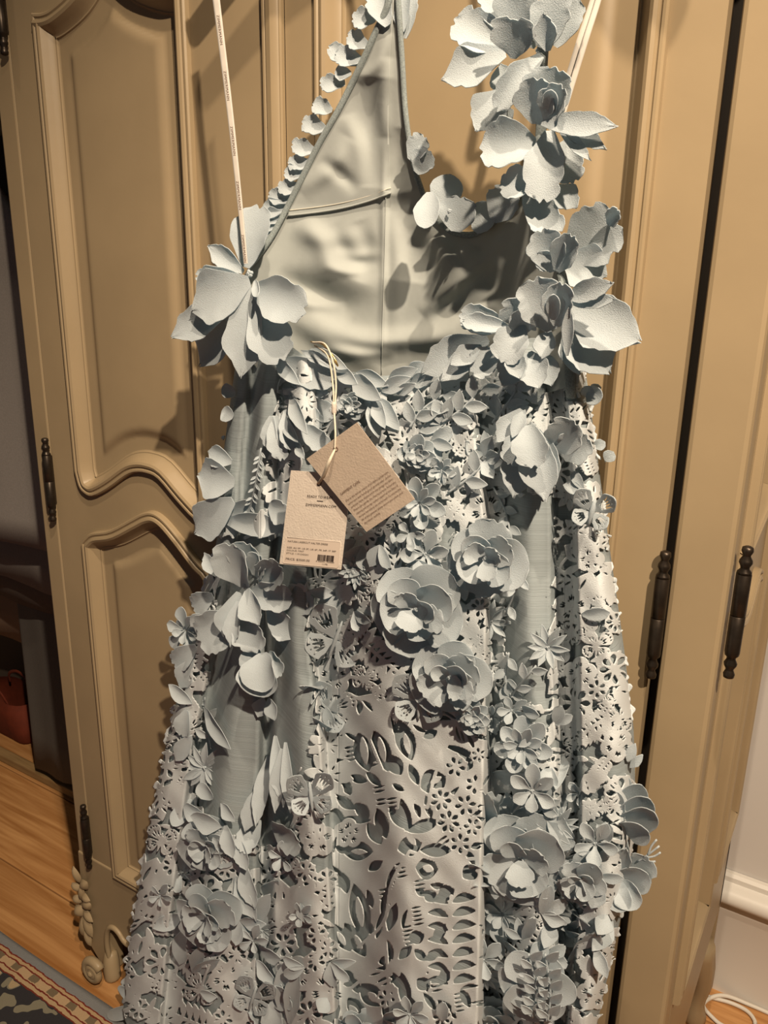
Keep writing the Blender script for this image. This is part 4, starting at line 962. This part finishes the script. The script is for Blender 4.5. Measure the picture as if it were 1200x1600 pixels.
# scatter of low leaves and petals that give the lace its relief
rs = random.Random(11); spots = []
ZON = [(620,600,740,760,3),(560,790,640,900,6),(500,850,600,960,4),(770,1100,890,1600,20),(270,1290,400,1600,6),(905,1250,975,1450,3),(905,650,950,1000,2),(500,1060,560,1180,2),(420,1380,520,1600,3),(540,1580,750,1640,6)]
for (x0, y0, x1, y1, n) in ZON:
    for i in range(n):
        for _ in range(30):
            x, y = rs.uniform(x0, x1), rs.uniform(y0, y1)
            if all((x-a)**2+(y-b)**2 > 26**2 for a, b in spots): break
        spots.append((x, y)); a = rs.uniform(0, 6.28); l = rs.uniform(26, 44); nn = rs.choice((1, 2, 3)); rows_ = []
        for q in range(nn):
            aa = a+q*.8; rows_.append((x, y, x+l*math.cos(aa), y+l*math.sin(aa), l*rs.uniform(.42, .7), rs.uniform(.004, .014), rs.choice(('leaf', 'leaf', 'round', 'scal'))))
        lx, rx = np.interp(y, KY, FX[0]), np.interp(y, KY, FX[-1])
        if x < lx+8 or x > rx-8: continue
        leafs(rows_, 'leaf_pair')

# ------------------------------------------------------------------ hanger, ribbons
M['hangwood'] = mat('pale_beech', (0.50,0.36,0.22), .5, var=.2, vscale=20, stretch=(1,8,8))
M['chrome'] = mat('hook_steel', (0.6,0.6,0.6), .25, metal=1.0)
M['ribbon'] = mat('cream_satin_ribbon', (0.50,0.46,0.41), .55, var=.08, vscale=80, sheen=.2)
M['ink'] = mat('dark_print', (0.05,0.035,0.03), .8)
M['ink2'] = mat('brown_print', (0.14,0.085,0.06), .8)
HX, HY = .785, -.085
hg = thing('clothes_hanger', (HX, HY, 1.93), 'pale wooden clothes hanger holding the mint dress on the wardrobe', 'hanger')
arm = spline([(HX-.275, HY, 1.885), (HX-.17, HY, 1.955), (HX-.06, HY, 2.0), (HX, HY, 2.008), (HX+.06, HY, 2.0), (HX+.17, HY, 1.955), (HX+.275, HY, 1.885)], 33)
obj('hanger_arms', *tube(arm, [.016+.006*math.cos((i-16)/16*1.4) for i in range(33)], 10, flat=.55), M['hangwood'], hg)
t = np.radians(np.linspace(-70, 215, 18))
hk = [(HX, HY, 2.015), (HX, HY, 2.065)]+[(HX+.02*math.cos(q), HY, 2.1057+.02*math.sin(q)) for q in t]
obj('hook', *tube(spline(hk, 44), .0020, 8), M['chrome'], hg)
hp = thing('door_hook', (HX, -.02, 2.11), 'small steel hook on the wardrobe door holding the hanger', 'hook')
obj('plate', *box(HX-.012, HX+.012, -.0030, -.0008, 2.106, 2.138), M['chrome'], hp, smooth=False)
obj('peg', *tube([(HX, -.002, 2.12), (HX, -.06, 2.12), (HX, -.098, 2.12), (HX, -.106, 2.128)], .0032, 8), M['chrome'], hp)

def text_mesh(s, size, shear=0.0, spacing=1.0):
    cu = bpy.data.curves.new('lettering', 'FONT'); cu.body = s; cu.size = size; cu.shear = shear; cu.space_character = spacing; cu.resolution_u = 2
    o = bpy.data.objects.new('lettering', cu); COL.objects.link(o)
    bpy.context.view_layer.update(); me = bpy.data.meshes.new_from_object(o.evaluated_get(bpy.context.evaluated_depsgraph_get()))
    V = np.array([v.co[:] for v in me.vertices]) if len(me.vertices) else np.zeros((0, 3)); Fc = [list(p.vertices) for p in me.polygons]
    bpy.data.objects.remove(o); bpy.data.curves.remove(cu); bpy.data.meshes.remove(me); return V, Fc
def ribbon(pts, wd, name, text=False):
    """flat tape; pts (px,py,off) ; wd half width in metres"""
    P = np.array([at(x, y, o) for x, y, o in pts]); P = spline(P, 40); T = np.gradient(P, axis=0); T /= np.linalg.norm(T, axis=1)[:, None]
    S = np.cross(T, np.array([.35, -1.0, .1])); S /= np.linalg.norm(S, axis=1)[:, None]; Nn = np.cross(S, T)
    wdl = np.broadcast_to(wd, (40,)) if np.ndim(wd) else np.full(40, wd)
    V = []; 
    for i in range(40):
        for q, h in ((-1, .0003), (-.5, .0005), (.5, .0005), (1, .0003), (1, -.0003), (-1, -.0003)): V.append(P[i]+S[i]*wdl[i]*q+Nn[i]*h)
    Fc = [(i*6+k, i*6+(k+1) % 6, (i+1)*6+(k+1) % 6, (i+1)*6+k) for i in range(39) for k in range(6)]
    r = obj(name, V, Fc, M['ribbon'], dress)
    if text:
        L = np.concatenate([[0], np.cumsum(np.linalg.norm(np.diff(P, axis=0), axis=1))]); u0 = .004
        while u0 < L[-1]-.03:
            V, Fc = text_mesh('ZIMMERMANN', .0046, spacing=1.15)
            u = u0+V[:, 0]; i = np.clip(np.searchsorted(L, u)-1, 0, 38); f = ((u-L[i])/(L[i+1]-L[i]))[:, None]
            base = P[i]*(1-f)+P[i+1]*f; Q = base+S[i]*(V[:, 1]-.0016)[:, None]*(-1)*flip+Nn[i]*.0008
            obj('lettering', Q, Fc, M['ink2'], r, smooth=False); u0 += .062
    return r
flip = 1
ribbon([(330,-70,.100),(338,0,.105),(360,180,.115),(375,320,.122),(384,412,.130)], np.linspace(.0050, .0026, 40), 'hanging_ribbon', True)
ribbon([(952,-80,.100),(930,0,.105),(910,60,.110),(892,118,.112),(864,205,.116)], .0046, 'hanging_ribbon')
ribbon([(957,-80,.102),(935,0,.108),(916,60,.114),(898,118,.116),(874,196,.120)], .0026, 'hanging_ribbon')
# halter ends run up from the neck to the hanger
obj('halter_tie', *tube(spline([at(616,-75,lo(616,-75)), (HX-.012, -.098, 1.90), (HX-.012, -.114, 1.975), (HX-.012, -.112, 2.035), (HX-.012, -.085, 2.046), (HX-.012, -.058, 2.02)], 24), .004, 8, flat=.6), M['bind'], dress)
pts_ = [(852,-90),(850,-120)]
obj('shoulder_tie', *tube(spline([at(852,-90,.118), at(850,-130,.11), (.93, -.114, 1.94), (.93, -.114, 1.99), (.93, -.085, 2.008), (.93, -.056, 1.98)], 20), .004, 8, flat=.6), M['bind'], dress)

# ------------------------------------------------------------------ swing tags
M['card'] = mat('cream_textured_card', (0.64,0.56,0.48), .8, var=.05, vscale=60, bump=.5, bscale=420)
M['kraft'] = mat('tan_textured_card', (0.42,0.34,0.27), .8, var=.06, vscale=60, bump=.5, bscale=420)
M['sticker'] = mat('sticker_paper', (0.64,0.535,0.445), .6)
M['cord'] = mat('cream_waxed_cord', (0.66,0.58,0.46), .7, var=.15, vscale=500)
M['gold'] = mat('brass_pin', (0.75,0.50,0.18), .3, metal=1.0)
class Card:
    """flat card given by its four photo corners tl,tr,br,bl with their stand-off"""
    def __init__(s, c): s.c = [at(x, y, o) for x, y, o in c]; n = np.cross(s.c[1]-s.c[0], s.c[3]-s.c[0]); n /= np.linalg.norm(n); s.n = n if n[1] < 0 else -n
    def pt(s, u, v, h=0): a, b, c, d = s.c; return (a*(1-u)+b*u)*(1-v)+(d*(1-u)+c*u)*v+s.n*h
    def size(s): return np.linalg.norm(s.c[1]-s.c[0]), np.linalg.norm(s.c[3]-s.c[0])
    def plate(s, u0, v0, u1, v1, h0, h1, rc=0.0):
        W, H = s.size(); q = []
        if rc:
            for (cu, cv, a0) in ((u1, v0, -90), (u1, v1, 0), (u0, v1, 90), (u0, v0, 180)):
                su = -1 if cu == u1 else 1; sv = 1 if cv == v0 else -1
                for a in np.radians(np.linspace(a0, a0+90, 5)): q.append((cu+su*rc/W+rc/W*math.cos(a), cv+sv*rc/H+rc/H*math.sin(a)))
        else: q = [(u0, v0), (u1, v0), (u1, v1), (u0, v1)]
        n = len(q); V = [s.pt(u, v, h1) for u, v in q]+[s.pt(u, v, h0) for u, v in q]
        return V, [tuple(range(n)), tuple(range(n, 2*n))[::-1]]+[(i, (i+1) % n, n+(i+1) % n, n+i) for i in range(n)]
    def text(s, txt, u, v, size, m, parent, centre=False, shear=0.0, width=None, h=.0011):
        V, Fc = text_mesh(txt, size, shear); W, H = s.size()
        if not len(V): return
        if width: V[:, 0] *= width/(V[:, 0].max()+1e-9)
        if centre: V[:, 0] -= V[:, 0].max()/2
        obj('lettering', [s.pt(u+a/W, v-b/H, h) for a, b, _ in V], Fc, m, parent, smooth=False)
    def ring(s, u, v, r, parent):
        W, H = s.size(); P = np.array([s.pt(u+r*math.cos(t)/W, v+r*math.sin(t)/H, .0006) for t in np.linspace(0, 2*math.pi, 17)])
        obj('eyelet', *tube(P, .0005, 6), M['ink2'], parent)
def card_thing(name, c, m, label, cat='tag'):
    cd_ = Card(c); ctr = cd_.pt(.5, .5); t_ = thing(name, ctr, label, cat); obj('card', *cd_.plate(0, 0, 1, 1, -.0005, .0005), m, t_, smooth=False); return cd_, t_
pc, pt_ = card_thing('price_tag', [(455,735,.181),(550,741,.183),(533,890,.193),(437,881,.191)], M['card'], 'cream card price tag with barcode sticker, hanging against the mint dress')
W, H = pc.size()
pc.ring(.50, .115, .0028, pt_)
pc.text('READY TO WEAR', .54, .265, .0044, M['ink'], pt_, True, width=.42*W)
obj('rule', *pc.plate(.50, .292, .60, .297, .0006, .0011), M['ink'], pt_, smooth=False)
pc.text('ZIMMERMANN.COM', .57, .355, .0044, M['ink'], pt_, True, width=.50*W)
st = obj('sticker', *pc.plate(.055, .705, .96, .985, .0006, .0009, .003), M['sticker'], pt_, smooth=False)
obj('sticker_edge', *tube(np.array([pc.pt(a, b, .0009) for a, b in ((.075,.705),(.94,.705),(.955,.72),(.955,.97),(.94,.985),(.075,.985),(.06,.97),(.06,.72),(.075,.705))]), .0003, 6), M['card'], st)
for tx, v, sz, wd in (('NATURA LASERCUT HALTER DRESS', .752, .0032, .66), ('SIZE: AU 0P, US 2P, UK 6P, FR 34P, IT 38P', .818, .0028, .80), ('COLOUR: MINT', .848, .0028, .29), ('STYLE: 1191DD241', .880, .0028, .37), ('PRICE: $3500.00', .945, .0038, .40)):
    pc.text(tx, .10, v, sz, M['ink'], st, width=wd*W, h=.0013)
rb = random.Random(5); parts = []; u = .62
while u < .875:
    wv = rb.choice((.004, .007, .011)); parts.append(pc.plate(u, .858, min(u+wv, .878), .922, .001, .0013)); u += wv+rb.choice((.003, .005, .008))
obj('barcode', *merge(*parts), M['ink'], st, smooth=False)
pc.text('9 340951 764089', .60, .938, .0024, M['ink'], st, width=.29*W, h=.0013); pc.text('11/PB', .70, .965, .0026, M['ink'], st, width=.09*W, h=.0013)
kc, kt = card_thing('care_tag', [(479,717,.188),(558,660,.186),(648,780,.194),(573,831,.197)], M['kraft'], 'tan card garment care tag with small print, overlapping the price tag')
W, H = kc.size()
kc.ring(.48, .10, .0028, kt)
kc.text('GARMENT CARE', .07, .540, .0044, M['ink2'], kt, width=.40*W)
lines = ['Due to the delicate nature of this fabric, please take', 'extra care with handling and general wear, and in', 'particular sharp objects which may damage the fabric.', 'Please use a gentle dry cleaning service; follow the', 'cleaning and storage custom aspects of this fabric if', 'the care instructions are not followed. To enhance the', 'life of this garment please ensure you select your', 'dry cleaner carefully.']
for i, ln in enumerate(lines): kc.text(ln, .07, .625+.043*i, .0034, M['ink2'], kt, shear=.25, width=(.86 if i < 7 else .34)*W)
# cord with its bead and pin
cord = thing('tag_cord', at(522, 640, .165), 'cream looped cord with a bead and brass pin carrying both tags', 'cord')
e = .0006
obj('strand', *tube(spline([at(492,540,.128), at(512,556,.150), at(520,600,.158), at(522,640,.170), at(524,675,.186), kc.pt(.48,.10,.002)], 40), .0011, 8), M['cord'], cord)
obj('strand', *tube(spline([at(488,535,.128), at(508,538,.146), at(520,565,.156), at(525,600,.160), at(523,640,.172)], 40), .0011, 8), M['cord'], cord)
obj('strand', *tube(spline([kc.pt(.48,.10,.0016), at(514,722,.198), at(506,742,.193), pc.pt(.50,.115,.002)], 24), [.0012+.0009*math.sin(math.pi*i/23) for i in range(24)], 8), M['cord'], cord)
V, Fc = lathe([(.0012,-.0072),(.0026,-.0066),(.0030,-.004),(.0030,.004),(.0026,.0066),(.0012,.0072)], at(522,638,.171), 12)
obj('bead', V, Fc, M['card'], cord)
obj('safety_pin', *tube(spline([at(486,534,.126), at(504,538,.132), at(520,556,.134), at(528,572,.132), at(518,560,.128), at(496,542,.124)], 30), .0009, 8), M['gold'], cord)

# ------------------------------------------------------------------ clothes hanging in the nook beside the wardrobe
M['oak'] = mat('brown_oak', (0.30,0.19,0.085), .5, var=.3, vscale=10, stretch=(1,10,10))
tr = boxo('trim_1', (X0, -.06, .355, .385, 0, .028), M['oak'], bev=.004, kind='structure'); tag(tr, 'low wooden plinth strip on the floor beneath the hanging clothes', 'trim')
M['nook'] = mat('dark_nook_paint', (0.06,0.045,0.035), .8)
rail = thing('clothes_rail', (-.9, .30, 1.80), 'dark wooden rail with an added unseen shelf above the hanging grey clothes', 'clothes rail')
obj('pole', *tube([(X0+.001, .30, 1.80), (-.9, .30, 1.80), (WX0-.001, .30, 1.80)], .014, 12), M['oak'], rail)
boxo('shade_shelf', (X0+.002, WX0-.002, .02, Y1-.03, 1.90, 1.93), M['oak'], rail)  # added board, out of view, shading the clothes from the downlights
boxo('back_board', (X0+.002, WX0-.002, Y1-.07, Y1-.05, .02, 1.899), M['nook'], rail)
def garment(name, label, cat, x0, x1, yc, z0, z1, col, thick=.06, folds=3, sh=.0, seed=0, hemtilt=0.0):
    m = mat(name+'_cloth', col, .95, var=.12, vscale=300, bump=.3, bscale=700)
    n = 40; R = 14; V = []
    for i in range(R):
        t = i/(R-1); z = z0+(z1-z0)*t; 
        for k in range(n):
            a = 2*math.pi*k/n; f = 1-.45*sh*max(0, t-.8)/.2
            cx = (x0+x1)/2; hw = (x1-x0)/2*f*(1-.06*t)
            x = cx+hw*math.copysign(abs(math.cos(a))**.6, math.cos(a)); d = thick/2*math.copysign(abs(math.sin(a))**.7, math.sin(a))
            y = yc+d*(1-.5*max(0, t-.85)/.15)+.010*math.sin(folds*3.1*(x-x0)/(x1-x0)+seed+t)*(1-t*.6)
            V.append((x, y, z+hemtilt*(x-cx)*(1-t)))
    Fc = [(i*n+k, i*n+(k+1) % n, (i+1)*n+(k+1) % n, (i+1)*n+k) for i in range(R-1) for k in range(n)]+[tuple(range(n))[::-1], tuple(range((R-1)*n, R*n))]
    sd = 1 if yc > .3 else -1
    root = thing(name, ((x0+x1)/2, yc, z0), label, cat); b_ = obj('body', V, Fc, m, root)
    obj('hook', *tube(spline([((x0+x1)/2, yc, z1-.01), ((x0+x1)/2, yc, z1+.03), ((x0+x1)/2, .30+sd*.030, 1.785), ((x0+x1)/2, .30+sd*.022, 1.812), ((x0+x1)/2, .30, 1.823), ((x0+x1)/2, .30-sd*.022, 1.810)], 24), .0018, 6), M['chrome'], root)
    return root, m, b_
g1, m1, _ = garment('linen_jacket', 'grey linen jacket with a pale collar and patch pocket, hanging by the wardrobe', 'jacket', -.95, -.20, .185, .885, 1.70, (0.26,0.235,0.215), .06, 3, 1.0, 0)
boxo('pocket', (-.72, -.415, .140, .152, 1.09, 1.235), m1, g1, bev=.004)
boxo('pocket_flap', (-.72, -.411, .136, .151, 1.185, 1.238), m1, g1, bev=.004)
M['pale'] = mat('pale_collar_cloth', (0.55,0.52,0.48), .9)
obj('collar', *tube(spline([(-.50,.15,1.71),(-.46,.132,1.67),(-.42,.128,1.62),(-.40,.135,1.585)], 14), [.024,.028,.030,.030,.030,.030,.028,.026,.024,.022,.02,.016,.012,.006], 10, flat=.5), M['pale'], g1)
garment('grey_skirt', 'short grey skirt showing below the linen jacket', 'skirt', -.92, -.22, .250, .74, 1.66, (0.20,0.18,0.165), .04, 4, .4, 1.2)
garment('brown_skirt', 'dark brown skirt hanging behind the grey skirt', 'skirt', -.95, -.24, .300, .645, 1.62, (0.12,0.10,0.085), .035, 5, .4, 2.2)
garment('charcoal_dress', 'long charcoal dress reaching almost to the floorboards', 'dress', -.72, -.20, .345, .10, 1.60, (0.11,0.10,0.09), .035, 4, .1, .4, hemtilt=.16)
garment('brown_coat', 'long pale brown coat behind the hanging skirts', 'coat', -1.25, -.74, .43, .42, 1.60, (0.20,0.14,0.10), .06, 3, .6, 1.0)
# orange bag on the nook floor
M['orange'] = mat('orange_canvas', (0.13,0.022,0.008), .8, var=.2, vscale=40)
bg = thing('tote_bag', (-1.08, .51, .0), 'orange canvas bag slumped on the floor behind the hanging clothes', 'bag')
V = []; n = 28; zz = [0,.015,.05,.09,.125,.14]
for z, f in zip(zz, (.92,1,1.02,.98,.9,.82)):
    for k in range(n):
        a = 2*math.pi*k/n; V.append((-1.08+.17*f*math.copysign(abs(math.cos(a))**.5, math.cos(a)), .51+.07*f*math.copysign(abs(math.sin(a))**.6, math.sin(a))+.008*math.sin(3*a+z*20), z+(.01*math.sin(2*a) if z > .12 else 0)))
obj('bag_body', V, [(i*n+k, i*n+(k+1) % n, (i+1)*n+(k+1) % n, (i+1)*n+k) for i in range(5) for k in range(n)]+[tuple(range(n))[::-1]], M['orange'], bg)
for yy in (.46, .56): obj('strap', *tube(spline([(-1.15,yy,.12),(-1.13,yy-.01,.165),(-1.08,yy-.01,.185),(-1.03,yy-.01,.165),(-1.01,yy,.12)], 20), .006, 8, flat=.5), M['orange'], bg)

# ------------------------------------------------------------------ rug
def rug_mat():
    m = bpy.data.materials.new('patterned_wool'); m.use_nodes = True; nt = m.node_tree; N = nt.nodes; L = nt.links; b = N['Principled BSDF']
    b.inputs['Roughness'].default_value = .95; b.inputs['Specular IOR Level'].default_value = .05
    tc = N.new('ShaderNodeTexCoord'); nz = N.new('ShaderNodeTexNoise'); nz.inputs['Scale'].default_value = 55; L.new(tc.outputs['Object'], nz.inputs[0])
    sp = N.new('ShaderNodeSeparateXYZ'); L.new(tc.outputs['Object'], sp.inputs[0])
    def math_(op, a, b_=None):
        n = N.new('ShaderNodeMath'); n.operation = op
        for i, v in enumerate((a, b_)):
            if v is None: continue
            if isinstance(v, (int, float)): n.inputs[i].default_value = v
            else: L.new(v, n.inputs[i])
        return n.outputs[0]
    wob = math_('MULTIPLY', math_('SUBTRACT', nz.outputs[0], .5), .010)
    dist = math_('ADD', math_('MULTIPLY', sp.outputs[1], -1.0), wob)      # metres in from the far edge
    ramp = N.new('ShaderNodeValToRGB'); ramp.color_ramp.interpolation = 'CONSTANT'
    cols = [(0,(.20,.20,.20)),(.022,(.16,.03,.02)),(.0265,(.40,.27,.15)),(.032,(.15,.03,.02)),(.035,(.42,.29,.17)),(.052,(.15,.03,.02)),(.0555,(.40,.28,.16)),(.064,(.14,.03,.02)),(.067,(.035,.033,.036)),(.32,(.14,.03,.02)),(.325,(.40,.28,.16)),(.345,(.18,.035,.025))]
    el = ramp.color_ramp.elements
    while len(el) > 1: el.remove(el[-1])
    el[0].position = 0; el[0].color = (*cols[0][1], 1)
    for p, c in cols[1:]: e_ = el.new(min(1, p*2.5)); e_.color = (*c, 1)
    L.new(math_('MULTIPLY', dist, 2.5), ramp.inputs[0])
    # blocks in the narrow band
    blk = math_('GREATER_THAN', math_('FRACT', math_('MULTIPLY', math_('ADD', sp.outputs[0], wob), 16.0)), .62)
    band = math_('MULTIPLY', math_('MULTIPLY', math_('GREATER_THAN', dist, .036), math_('LESS_THAN', dist, .051)), blk)
    m1_ = N.new('ShaderNodeMix'); m1_.data_type = 'RGBA'; L.new(band, m1_.inputs[0]); L.new(ramp.outputs[0], m1_.inputs[6]); m1_.inputs[7].default_value = (.16,.12,.075,1)
    # flowers and leaves on the navy field
    vo = N.new('ShaderNodeTexVoronoi'); vo.inputs['Scale'].default_value = 13; L.new(tc.outputs['Object'], vo.inputs[0])
    n3 = N.new('ShaderNodeTexNoise'); n3.inputs['Scale'].default_value = 24; n3.inputs['Detail'].default_value = 1; L.new(tc.outputs['Object'], n3.inputs[0])
    fld = math_('MULTIPLY', math_('GREATER_THAN', dist, .069), math_('LESS_THAN', dist, .318))
    r2 = N.new('ShaderNodeValToRGB'); r2.color_ramp.interpolation = 'CONSTANT'; e2 = r2.color_ramp.elements; e2[0].color = (.42,.22,.08,1); e2[1].position = .12; e2[1].color = (.16,.035,.02,1); k_ = e2.new(.20); k_.color = (.36,.27,.16,1); k_ = e2.new(.30); k_.color = (.20,.18,.13,1)
    dd = math_('ADD', vo.outputs['Distance'], math_('MULTIPLY', math_('SUBTRACT', n3.outputs[0], .5), .35)); L.new(dd, r2.inputs[0])
    msk = math_('MULTIPLY', fld, math_('MAXIMUM', math_('LESS_THAN', dd, .33), math_('GREATER_THAN', n3.outputs[0], .60)))
    m2_ = N.new('ShaderNodeMix'); m2_.data_type = 'RGBA'; L.new(msk, m2_.inputs[0]); L.new(m1_.outputs[2], m2_.inputs[6]); L.new(r2.outputs[0], m2_.inputs[7])
    L.new(m2_.outputs[2], b.inputs['Base Color'])
    n4 = N.new('ShaderNodeTexNoise'); n4.inputs['Scale'].default_value = 900; L.new(tc.outputs['Object'], n4.inputs[0]); bp = N.new('ShaderNodeBump'); bp.inputs['Strength'].default_value = .6; bp.inputs['Distance'].default_value = .002
    L.new(n4.outputs[0], bp.inputs['Height']); L.new(bp.outputs[0], b.inputs['Normal'])
    return m
nx, nyy = 90, 60; V = []
for j in range(nyy+1):
    for i in range(nx+1):
        x = -1.45+2.6*i/nx; y = -.062-1.9*(j/nyy)**1.3; y += .0025*math.sin(x*9)*(1 if j == 0 else 0)
        V.append((x, y, .0075+.0006*math.sin(x*14)*math.sin(y*17)))
Fc = [(j*(nx+1)+i, (j+1)*(nx+1)+i, (j+1)*(nx+1)+i+1, j*(nx+1)+i+1) for j in range(nyy) for i in range(nx)]
rug = obj('wool_rug', V, Fc, rug_mat(), None, origin=(-.15, -.062, 0)); tag(rug, 'navy and beige patterned wool rug with grey-blue edge on the floorboards', 'rug')
md = rug.modifiers.new('pile', 'SOLIDIFY'); md.thickness = .0068; md.offset = -1

# ------------------------------------------------------------------ white cable on the floor by the skirting
M['cable'] = mat('white_cable', (0.66,0.62,0.55), .45)
C3 = [(1.10,.64,.012),(1.165,.655,.008),(1.21,.668,.005),(1.245,.664,.005),(1.262,.640,.005),(1.245,.612,.005),(1.212,.600,.005),(1.185,.606,.006),(1.16,.628,.010),(1.19,.668,.014),(1.25,.684,.006),(1.36,.6845,.0045),(1.7,.685,.0045),(2.2,.684,.0045)]
tag(obj('cable', *tube(spline(C3, 110), .0042, 10), M['cable']), 'white cable looped on the floorboards beside the skirting', 'cable')
